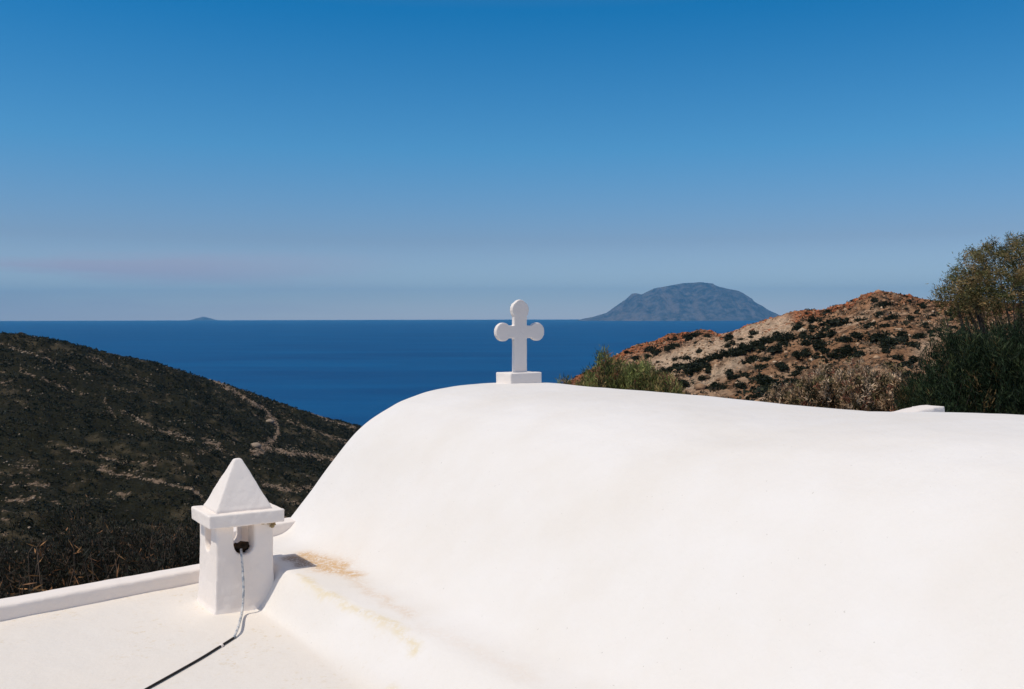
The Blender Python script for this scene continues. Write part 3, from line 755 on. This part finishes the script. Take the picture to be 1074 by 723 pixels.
def inside(px, py, poly):
    c = np.zeros(len(px), bool); n = len(poly)
    for a in range(n):
        x0, y0 = poly[a]; x1, y1 = poly[a - 1]
        m_ = ((y0 > py) != (y1 > py)) & (px < (x1 - x0) * (py - y0) / (y1 - y0 + 1e-9) + x0); c ^= m_
    return c
def clump_plant(kind, name, label, cat, root_px, y0, poly, thick, n, per, L, W, pal, wts, up, jit, crad, stem_n, stem_r, bark, seed, group=None, keep=None, varc=.3, frond=0.0):
    """a plant with stems and foliage clumps filling a real volume: outline height and width at distance y0, thickness in depth"""
    global rng
    rng = np.random.default_rng(seed)
    base = on_ground(root_px, y0, -.05); root = tag(empty(name, base), label, cat, group)
    xs = [p[0] for p in poly]; ys_ = [p[1] for p in poly]
    px = rng.uniform(min(xs), max(xs), n * 8); py = rng.uniform(min(ys_), max(ys_), n * 8)
    k = inside(px, py, poly)
    if keep is not None: k &= keep(px, py)
    px, py = px[k][:n], py[k][:n]; n = len(px)
    cxm = (min(xs) + max(xs)) / 2; hw = (max(xs) - min(xs)) / 2 + 1e-6
    dep = rng.uniform(-1, 1, n) * thick * np.sqrt(np.clip(1 - ((px - cxm) / hw) ** 2 * .8, .05, 1))
    yv = y0 + dep
    C_ = np.stack([(px - 537) / F * y0 , yv, EYE - rr(px, py) / F * y0], 1) - np.array(base)
    # stems: smooth arcs from the foot to part of the clumps
    segs = []; gnarl = np.random.default_rng(seed + 1)
    pick = gnarl.choice(n, min(stem_n, n), replace=False)
    hub = [Vector((gnarl.normal(0, .12), gnarl.normal(0, .10), 0)) for _ in range(4)]
    for q in pick:
        e = Vector(C_[q]); h = hub[gnarl.integers(4)]; mid = h.lerp(e, .5) + Vector((gnarl.normal(0, .08), gnarl.normal(0, .08), .12 * e.length)); mid.x *= .75
        pts = spline([h, h.lerp(mid, .5) + Vector((0, 0, .06 * e.length)), mid, mid.lerp(e, .55) + Vector((gnarl.normal(0, .05), 0, gnarl.normal(0, .04))), e], 4)
        for a, (u_, v_) in enumerate(zip(pts[:-1], pts[1:])):
            f = 1 - a / len(pts); segs.append((u_, v_, stem_r * (f ** 1.3) + .002, stem_r * ((f - 1 / len(pts)) ** 1.3 if f > 1 / len(pts) else 0) + .002, 0))
            if a > 6 and a % 2 == 0:
                t_ = u_ + Vector((gnarl.normal(0, .14), gnarl.normal(0, .14), abs(gnarl.normal(.04, .05)))); segs.append((u_, u_ + (t_ - u_) * min(1, crad * 5), .005, .002, 0))
    nm1, nm2 = ('trunk', 'crown') if kind == 'tree' else ('stems', 'foliage')
    link(nm1, seg_mesh(nm1, segs, bark, .0025), root)
    idx = np.repeat(np.arange(n), per); m_ = len(idx)
    cd_ = rng.normal(0, .35, (n, 3)); cd_[:, 2] = up; cd_[:, 0] += .5 * (C_[:, 0] - C_[:, 0].mean()) / (np.ptp(C_[:, 0]) + 1e-6); cd_ /= np.linalg.norm(cd_, axis=1, keepdims=True)
    along = rng.uniform(-1, 1, (m_, 1)) * (crad + frond)
    P_ = C_[idx] + cd_[idx] * along + rng.normal(0, 1, (m_, 3)) * crad * .5
    col = palette(n, pal, wts, varc)[idx] * rng.uniform(.55, 1.6, (m_, 1))
    V, Fc, C = leaves(P_, cd_[idx], L, W, jit, col)
    link(nm2, mesh_np(nm2, V, Fc, M_leaf, False, C), root)
    return root
M_tw = simple('dark_twigs', (.075, .055, .042), .9, .1, .4, 30)
# tamarisk tree at the right edge: airy golden-olive crown over bare limbs
TREE = [(1000,314),(1002,300),(1010,293),(1015,284),(1022,277),(1028,268),(1038,264),(1048,258),(1058,258),(1068,252),(1080,247),(1110,241),(1150,246),(1190,270),(1205,320),(1180,350),(1110,356),(1056,352),(1030,345),(1014,335)]
def tree_keep(px, py):
    lowd = sstep(300, 345, py); return (rng.random(len(px)) > .78 * lowd) & (fbm(px / 13, py / 10, 2, 5) > .40)
clump_plant('tree', 'tamarisk_tree', 'airy golden-olive tree with bare grey limbs at the right edge', 'tree', 1082, 13.0, TREE, 1.3, 1200, 56, .060, .011,
            [(.19, .15, .055), (.11, .115, .04), (.30, .20, .085), (.045, .05, .02)], [3, 3, 2.4, 1.6], .25, .8, .075, 110, .050, M_bark, 12, keep=tree_keep)
# dark shrubs under it
DG = [(.026, .044, .017), (.014, .025, .010), (.060, .078, .028), (.13, .08, .03)]
DS = [('dark green feathery shrub behind the roof, left of its taller neighbour', 1004, 10.2, [(966,440),(969,414),(977,400),(983,384),(988,378),(992,366),(996,362),(1000,350),(1006,347),(1010,358),(1018,356),(1022,348),(1028,356),(1036,366),(1042,440)], [4, 4, 1.6, .25], 700),
      ('dark green feathery shrub behind the roof at the right edge', 1075, 9.7, [(1026,440),(1028,372),(1036,360),(1042,364),(1050,352),(1058,356),(1066,346),(1076,350),(1090,344),(1110,352),(1135,380),(1145,440)], [4, 4, 1.3, .15], 900),
      ('low brown-tinged dark shrub at the left end of the dark shrubs', 962, 11.0, [(952,440),(955,426),(960,415),(966,408),(973,406),(980,414),(986,440)], [3, 3, 2, 2.4], 260)]
for k, (lab, rp, y_, poly, wts_, n_) in enumerate(DS):
    clump_plant('shrub', 'dark_shrub', lab, 'shrub', rp, y_, poly, .55, n_, 46, .070, .008, DG, wts_, 1.3, .45, .055, 60, .014, M_tw, 30 + k, group='dark shrubs under the tree', frond=.05)
# feathery bushes behind the vault, left of the right hill
FG = [(.24, .25, .075), (.12, .14, .04), (.32, .23, .09), (.026, .036, .013), (.28, .11, .06)]
FB = [('tallest feathery bush with reddish tips rising behind the vault near the cross', 634, 10.5, [(614,420),(618,402),(622,392),(628,390),(630,378),(634,371),(638,372),(642,382),(650,380),(654,388),(662,392),(664,420)], [4.5, 4, 2, 2, 1.2], 250),
      ('middling olive feathery bush just right of the tallest one', 672, 10.2, [(652,420),(656,396),(662,388),(672,384),(678,383),(684,392),(690,396),(694,420)], [4, 4, 2.4, 2, .5], 190),
      ('low olive and ochre bush, farthest right of its row', 694, 10.0, [(680,420),(684,402),(692,397),(700,401),(706,405),(712,420)], [3, 3, 3, 2, 1.0], 130),
      ('low olive bush at the left end of the row beside the red rocks', 613, 10.9, [(606,420),(608,402),(612,399),(618,396),(624,400),(628,420)], [4, 4, 2, 2, 1.4], 90),
      ('thin reddish sprig low against the sea near the cross', 592, 10.9, [(586,420),(588,406),(591,401),(594,401),(597,406),(599,420)], [1, 3, 2, 2, 3], 26)]
for k, (lab, rp, y_, poly, wts_, n_) in enumerate(FB):
    clump_plant('shrub', 'feathery_bush', lab, 'bush', rp, y_, poly, .35, n_, 40, .055, .0075, FG, wts_, 1.2, .5, .045, 40, .009, M_tw, 60 + k, group='feathery bushes behind the vault', frond=.04)
# dry pale scrub behind the right part of the ridge
DRYP = [(.52, .37, .24), (.34, .22, .12), (.15, .12, .05), (.030, .027, .013), (.27, .11, .065)]
spots = [(834, 17, 404, 15), (852, 16, 396, 16), (873, 17, 390, 18), (893, 15.5, 394, 17), (912, 17, 390, 17), (930, 16, 397, 15), (946, 17, 404, 14), (862, 21, 384, 20), (898, 21, 378, 22), (934, 21, 384, 20), (816, 20, 408, 16)]
names_ = ['first', 'second', 'third', 'fourth', 'fifth', 'sixth', 'seventh']
for k, (px_, y_, rt, hw_) in enumerate(spots):
    lab = ('dry beige twiggy shrub just behind the roof edge, %s from the left' % names_[k]) if k < 7 else \
        ['dry twiggy shrub in the row behind, left of the tallest', 'tallest dry twiggy shrub in the row behind', 'dry twiggy shrub in the row behind, nearest the dark shrubs', 'low dry twiggy shrub at the left end of the dry scrub'][k - 7]
    q_ = np.random.default_rng(300 + k); poly = [(px_ - hw_, 440)] + [(px_ + hw_ * a, rt + (1 - math.cos(a * 1.35)) * 26 + q_.uniform(-4, 4)) for a in np.linspace(-1, 1, 9)] + [(px_ + hw_, 440)]
    clump_plant('shrub', 'dry_shrub', lab, 'shrub', px_, y_, poly, .6, 230, 26, .075, .020, DRYP, [3.2, 3, 2.4, 3.4, 1.2], .7, .7, .06, 46, .009, M_dry, 90 + k, group='dry shrubs behind the ridge')
# dry reeds and twigs behind the left parapet
LP = [(32, 9.5, .95, 'r'), (62, 9.0, 1.05, 'r'), (92, 9.4, 1.02, 'r'), (122, 9.2, .9, 't'), (148, 9.8, 1.15, 'r2'), (172, 10.2, 1.1, 't'), (196, 10.6, 1.15, 't'), (105, 11.5, 1.2, 't'), (160, 12.5, 1.35, 't'), (5, 10.5, .9, 't')]
LLAB = ['clump of dry orange reeds farthest left behind the parapet', 'tallest clump of dry orange reeds behind the parapet', 'clump of dry orange reeds right of the tallest one', 'bare dark twiggy shrub between the reeds',
        'dark shrub with orange dry blades left of the chimney', 'bare grey twiggy shrub left of the chimney', 'bare twiggy shrub touching the chimney outline', 'dark twiggy shrub standing behind the reeds', 'dark twiggy shrub farther back toward the valley', 'dark twiggy shrub at the left edge']
for k, (px_, y_, s_, kd) in enumerate(LP):
    b = on_ground(px_, y_, -.05)
    row_t = {0: 574, 1: 560, 2: 566, 3: 580, 4: 560, 5: 566, 6: 562, 7: 566, 8: 552, 9: 585}[k]
    need = (-rr(px_, row_t) / F * y_ + EYE) - b.z
    if kd[0] == 'r':
        root = tag(empty('dry_reeds', b), LLAB[k], 'reeds', 'dry plants behind the left parapet')
        n = 46 if kd == 'r' else 26
        P0 = np.stack([rng.normal(0, .26, n), rng.normal(0, .22, n), np.zeros(n)], 1); segs = []; LPp = []; LD = []
        for i in range(n):
            p = Vector(P0[i]); hh = need * rng.uniform(.55, 1.0); d = Vector((rng.normal(0, .3), rng.normal(0, .3), 1)).normalized()
            for q in range(4):
                p2 = p + d * hh / 4; segs.append((p, p2, .004, .0035, 0)); p = p2; d = (d + Vector((rng.normal(0, .22), rng.normal(0, .22), 0))).normalized()
                if q > 0:
                    for _ in range(7): LPp.append(p + Vector((rng.normal(0, .05), rng.normal(0, .05), rng.normal(0, .08)))); LD.append(d * .5 + Vector((rng.normal(0, .9), rng.normal(0, .9), .2)))
        link('stems', seg_mesh('stems', segs, M_dry), root)
        LPp = np.array(LPp); LD = np.array(LD)
        V, Fc, C = leaves(LPp, LD, .12, .018, .6, palette(len(LPp), [(.52, .26, .10), (.28, .13, .055), (.07, .045, .025), (.02, .02, .012)], [1.9, 2, 2.4, 3]))
        link('blades', mesh_np('blades', V, Fc, M_leaf, False, C), root)
    else:
        L0 = need / 2.55
        root = spray_plant('shrub', 'twiggy_shrub', LLAB[k], 'shrub', b,
                [((.0, 0, 0), (.1, 0, 1)), ((.2, .1, 0), (.4, .2, 1)), ((-.2, 0, 0), (-.4, .1, 1)), ((0, -.1, 0), (0, -.4, 1))], L0, 4, .5, .8, .018,
                [(.022, .024, .014), (.045, .036, .024), (.20, .10, .045)], [6, 3, .6], 6, .06, .012, 140 + k, shrink=.72, bark=M_tw, group='dry plants behind the left parapet')

# --- hill bushes: individuals on the right hill
def bush_mesh(seed, n=520):
    r_ = np.random.default_rng(seed)
    c = r_.normal(0, .38, (9, 3)); c[:, 2] = np.abs(c[:, 2]) * .7 + .2
    k = r_.integers(0, 9, n); d = r_.normal(0, 1, (n, 3)); d /= np.linalg.norm(d, axis=1, keepdims=True)
    P = c[k] + d * r_.uniform(.25, .48, (n, 1)); P[:, 2] = np.maximum(P[:, 2], -.1)
    V, Fc, C = leaves(P, d + np.array([0, 0, .3]), .26, .17, .6, palette(n, [(.022, .030, .014), (.014, .020, .010), (.036, .042, .018)], [4, 4, 1]))
    # opaque heart so that the ground does not show through
    bm = bmesh.new(); bmesh.ops.create_icosphere(bm, subdivisions=2, radius=.62)
    hv = np.array([[v.co.x * (1 + .3 * r_.normal()), v.co.y * (1 + .3 * r_.normal()), v.co.z * .8 + .22] for v in bm.verts]); hf = np.array([[v.index for v in f.verts] + [f.verts[2].index] for f in bm.faces])
    bm.free()
    # triangles as thin quads are avoided: split hearts into their own leaves
    ctr = hv[hf[:, :3]]; q = np.stack([ctr[:, 0], ctr[:, 1], ctr[:, 2], (ctr[:, 0] + ctr[:, 2]) / 2], 1).reshape(-1, 3)
    V2, F2 = q, np.arange(len(q)).reshape(-1, 4)
    V, Fc, C = join([(V, Fc, C), (V2, F2, np.tile([.016, .021, .011], (len(V2), 1)))])
    return mesh_np('hill_bush', V, Fc, M_leaf, False, C)
BM = [bush_mesh(s) for s in range(5)]
manual = [(877,338,9),(912,340,6),(860,352,6),(846,360,6),(872,350,5),(885,355,6),(898,352,5),(918,356,7),(932,358,9),(945,355,7),(955,360,6),(963,352,5),(835,372,6),(822,385,6),(790,377,6),(780,394,6),(798,384,7),(808,400,10),(815,410,12),(802,412,9),(826,404,6),(800,396,7),(778,405,5),
 (688,392,5),(695,390,5),(703,388,5),(711,386,6),(719,385,6),(727,386,8),(735,383,7),(744,377,5),(752,374,5),(760,372,5),(768,369,6),(776,367,5),(784,365,6),(792,362,6),(800,359,6),(808,356,6),(815,352,5),(716,403,6),(746,407,6),(736,396,4),(697,410,4),(765,392,4),(729,352,5),(722,356,4),(741,352,4),(700,366,4),(690,370,4),(680,374,3),(709,377,3),(836,345,5),(828,352,5),(842,350,4),(853,343,4),(820,362,6),(811,370,6),(805,377,5),(846,372,5),(856,375,4),(866,368,5),(876,372,4),(888,370,4),(900,372,5),(940,375,5),(948,382,6),(932,385,4),(952,395,5),(958,378,6),(960,405,6),(923,330,4),(935,333,5),(900,336,4),(868,328,4),(955,335,4),(970,340,3),(975,350,3),(985,345,3),(860,362,6),(842,385,5),(835,392,5),(850,393,4)]
allb = [(a, b_, r_, 1) for a, b_, r_ in manual]
for _ in range(900):
    if len(allb) > 285: break
    px_ = rng.uniform(640, 1000); lo = np.interp(px_, [p[0] for p in SIR], [p[1] for p in SIR]); row = rng.uniform(lo + 4, 428)
    if fbm(px_ / 26, row / 14, 2, 90) < .47: continue
    allb.append((px_, row, rng.uniform(1.6, 4.2), 0))
hb = []; cntb = 0
zone = lambda p, r_: 'left shoulder' if p < 745 else ('middle' if p < 850 else 'upper right')
for k, (px_, row, r_, mn) in enumerate(allb):
    yv = hit(px_, row + r_ * .5)
    if yv is None: continue
    sc_ = r_ / F * yv * 1.35
    o = link('hill_bush', BM[k % 5], None, on_ground(px_, yv, -sc_ * .15)); o.scale = (sc_ * rng.uniform(.95, 1.3), sc_ * rng.uniform(.9, 1.2), sc_ * rng.uniform(.75, 1.0)); o.rotation_euler = (0, 0, rng.uniform(0, 6.28))
    zn = 'pale left shoulder' if px_ < 770 else ('middle slope' if px_ < 855 else 'upper right slope')
    size = 'large' if r_ >= 7 else ('medium' if r_ >= 4.5 else 'small')
    hb.append((size, zn, px_, row, o))
    tag(o, f'{size} dark evergreen bush on the {zn} of the rocky right hill', 'bush', f'{size} dark bushes on the {zn} of the right hill'); cntb += 1

ORD = 'first second third fourth fifth sixth seventh eighth ninth tenth eleventh twelfth thirteenth fourteenth fifteenth sixteenth seventeenth eighteenth nineteenth twentieth'.split()
for sz in ('large', 'medium'):
    for zn in ('pale left shoulder', 'middle slope', 'upper right slope'):
        for hf, test in (('upper half', lambda r_: r_ < 372), ('lower half', lambda r_: r_ >= 372)):
            L_ = sorted([q for q in hb if q[0] == sz and q[1] == zn and test(q[3])], key=lambda q: q[2])
            for n_, q in enumerate(L_[:20]): q[4]['label'] = f"{sz} dark bush, {ORD[n_]} from left, {hf} of the right hill's {zn}"
ORD += ['twenty-' + o_ for o_ in ORD[:9]] + ['thirtieth'] + ['thirty-' + o_ for o_ in ORD[:9]] + ['fortieth'] + ['forty-' + o_ for o_ in ORD[:9]]
alts = (('topping', -1, 345), ('high on', 345, 365), ('midway down', 365, 392), ('low on', 392, 999))
for zn in ('pale left shoulder', 'middle slope', 'upper right slope'):
    for alt, lo, hi in alts:
        L_ = sorted([q for q in hb if q[0] == 'small' and q[1] == zn and lo <= q[3] < hi], key=lambda q: q[2])
        for n_, q in enumerate(L_[:49]): q[4]['label'] = f"small dark bush, {ORD[n_]} from left of those {alt} the right hill's {zn}"
# --- low scrub on both hills (nobody could count it)
def scatter(n, pmask, yr, pxr):
    """points spread evenly over the ground inside the view"""
    out = []
    w_ = (YY ** 2)[:, :] ; c0_ = np.searchsorted(PXA, pxr[0]); c1_ = np.searchsorted(PXA, pxr[1]); r0_ = np.searchsorted(YS, yr[0]); r1_ = np.searchsorted(YS, yr[1])
    sub = np.s_[r0_:r1_, c0_:c1_]
    dY = np.gradient(YS)[r0_:r1_, None]; dens = YY[sub] * dY * np.gradient(PXA)[None, c0_:c1_] * pmask[sub]
    p = (dens / dens.sum()).ravel(); k = rng.choice(len(p), n, p=p)
    i, j = np.unravel_index(k, dens.shape); i = i + r0_; j = j + c0_
    jx = rng.uniform(-.5, .5, n); jy = rng.uniform(-.5, .5, n)
    i2 = np.clip(i + np.sign(jy).astype(int), 0, len(YS) - 1); j2 = np.clip(j + np.sign(jx).astype(int), 0, len(PXA) - 1)
    P = np.stack([X[i, j], Y[i, j], Z[i, j]], 1)
    P += (np.stack([X[i2, j], Y[i2, j], Z[i2, j]], 1) - P) * np.abs(jy)[:, None] + (np.stack([X[i, j2], Y[i, j2], Z[i, j2]], 1) - P) * np.abs(jx)[:, None]
    P[:, 2] += EYE
    return P, i, j
def tufts(name, P, r, nl, ll, pal, wts, label, flat=.6):
    n = len(P); idx = np.repeat(np.arange(n), nl); d = rng.normal(0, 1, (n * nl, 3)); d[:, 2] = np.abs(d[:, 2]); d /= np.linalg.norm(d, axis=1, keepdims=True)
    rr_ = r[idx][:, None]
    Q = P[idx] + d * rr_ * rng.uniform(.2, .8, (n * nl, 1)) * np.array([1, 1, flat])
    tint = palette(n, pal, wts, .25)[idx] * rng.uniform(.8, 1.25, (n * nl, 1))
    V, Fc, C = leaves(Q, d, ll * r[idx], ll * .75 * r[idx], .5, tint)
    return tag(link(name, mesh_np(name, V, Fc, M_leaf, False, C)), label, None, None, 'stuff')
SCR = [(.021, .026, .013), (.012, .017, .009), (.042, .042, .022), (.075, .058, .034)]
P, i, j = scatter(34000, (1 - .85 * pm) * (.35 + .65 * sstep(.40, .56, fbm(X / 15, Y / 15, 3, 71))) * left * (1 - .6 * streak), (150, 640), (-80, 420))
tufts('hillside_scrub', P, rng.uniform(.45, 1.25, len(P)) * np.interp(P[:, 1], [150, 500], [.65, 1.0]), 9, .75, SCR, [4, 4, 1.5, .7], 'dark maquis scrub covering the left hillside')
P, i, j = scatter(9000, np.ones(Z.shape) * left, (14, 150), (-300, 470))
tufts('valley_scrub', P, rng.uniform(.3, .9, len(P)), 14, .55, SCR, [4, 4, 1.5, .8], 'dark scrub filling the valley below the terrace')
P, i, j = scatter(9000, (1 - .95 * np.clip(psl * 1.3, 0, 1)) * right * (.15 + .85 * sstep(.45, .6, fbm(X / 10, Y / 10, 3, 72))), (24, 270), (590, 1230))
tufts('low_scrub', P, rng.uniform(.14, .50, len(P)), 8, .8, [(.020, .024, .012), (.035, .034, .016), (.08, .06, .035), (.16, .11, .065)], [5, 3, 1.5, 1], 'low dry scrub dotted over the rocky right hill')

# --- rocks of the right hill and a few pale ones on the left
def rock_field(name, P, r, cols, label, kind='stuff'):
    bm = bmesh.new(); bmesh.ops.create_icosphere(bm, subdivisions=1, radius=1); bv = np.array([v.co[:] for v in bm.verts]); bf = np.array([[v.index for v in f.verts] for f in bm.faces]); bm.free()
    n = len(P); V = bv[None] * rng.uniform(.55, 1.35, (n, len(bv), 1)); ax = rng.uniform(.6, 1.3, (n, 1, 3)); ax[..., 2] *= .75; V = V * ax
    a = rng.uniform(0, 6.28, n); ca, sa = np.cos(a)[:, None], np.sin(a)[:, None]
    x = V[..., 0] * ca - V[..., 1] * sa; y = V[..., 0] * sa + V[..., 1] * ca; V = np.stack([x, y, V[..., 2]], -1) * r[:, None, None] + P[:, None, :]
    Fc = (bf[None] + (np.arange(n) * len(bv))[:, None, None]).reshape(-1, 3)
    me = mesh_np(name, V.reshape(-1, 3), Fc, m_rock, False, np.repeat(cols, len(bv), axis=0))
    return tag(link(name, me), label, None, None, kind)
rm = right * (.12 + sstep(.5, .68, ridged(X / 13, Y / 13, 3, 81)) + 1.2 * nearcrest * sstep(.45, .6, n_a))
P, i, j = scatter(16000, rm, (24, 275), (585, 1230))
rc = nearcrest[i, j] * sstep(.40, .56, n_a[i, j] + .1 * rng.normal(size=len(i)))
cols = (1 - rc[:, None]) * palette(len(P), [(.44, .285, .175), (.32, .195, .115), (.54, .40, .27), (.11, .075, .045)], [3, 3, 1.5, 2]) + rc[:, None] * palette(len(P), [(.44, .14, .055), (.26, .085, .038), (.42, .23, .13)], [3, 2, 2])
rock_field('hill_rocks', P, rng.uniform(.09, .36, len(P)) * (1 + .9 * (rng.random(len(P)) > .95) + .2 * rc), cols, 'broken red and ochre rocks strewn over the right hill')
P, i, j = scatter(5000, (pm + .25 * streak) * left, (150, 640), (-80, 420))
rock_field('loose_stones', P, rng.uniform(.12, .5, len(P)), palette(len(P), [(.38, .29, .21), (.26, .19, .13)], [2, 2]), 'pale stones along the eroded tracks of the left hill')
bpx = [(270, 414, 1.3), (178, 384, 1.0), (163, 381, .8), (22, 351, 1.1), (283, 444, 1.6), (268, 470, 1.8)]
for k, (px_, row, r_) in enumerate(bpx):
    c_ = int(np.argmin(np.abs(PXA - px_))); yy_ = YS[(SL[:, c_] * (YS > 150)+ -9 * (YS <= 150)).argmax()] if k < 4 else hit(px_, row, 150)
    if yy_ is None: continue
    bm = bmesh.new(); bmesh.ops.create_icosphere(bm, subdivisions=2, radius=1)
    for v in bm.verts: v.co = Vector((v.co.x * 1.3, v.co.y, v.co.z * .8)) * (r_ * random.uniform(.8, 1.15))
    V = np.array([v.co[:] for v in bm.verts]); Fq = np.array([[v.index for v in f.verts] for f in bm.faces]); bm.free()
    o = link('boulder', mesh_np('boulder', V, Fq, m_rock, False, np.tile([.36, .28, .21], (len(V), 1)) if k != 3 else np.tile([.05, .04, .03], (len(V), 1))), None, on_ground(px_, yy_, r_ * .2))
    tag(o, ['pale boulder on the left hill crest nearest the vault', 'pale boulder midway along the left hill crest', 'smaller pale boulder left of the midway one on the crest', 'dark boulder on the crest near the left edge', 'pale rock beside the winding eroded track', 'pale slab where the winding track meets the level one'][k], 'boulder')

# ------------------------------------------------------------------ sea air
m = NM('sea_air'); m.t.nodes.remove(m.b)
pv = m.n('ShaderNodeVolumePrincipled'); pv.inputs['Color'].default_value = (.16, .56, 1.0, 1); pv.inputs['Density'].default_value = 3.0e-5; pv.inputs['Anisotropy'].default_value = 0.0
m.l(pv.outputs[0], m.out.inputs['Volume'])
bm = bmesh.new(); bmesh.ops.create_cube(bm, size=1.0)
zlo, zhi = -130.0, 1400.0
for v in bm.verts: v.co = Vector((v.co.x * 84000, v.co.y * 84000, zlo if v.co.z < 0 else zhi))
me = bpy.data.meshes.new('haze'); bm.to_mesh(me); bm.free(); me.materials.append(m.m)
tag(link('haze', me), 'thin blue sea air that fades the far islands', None, None, 'stuff')
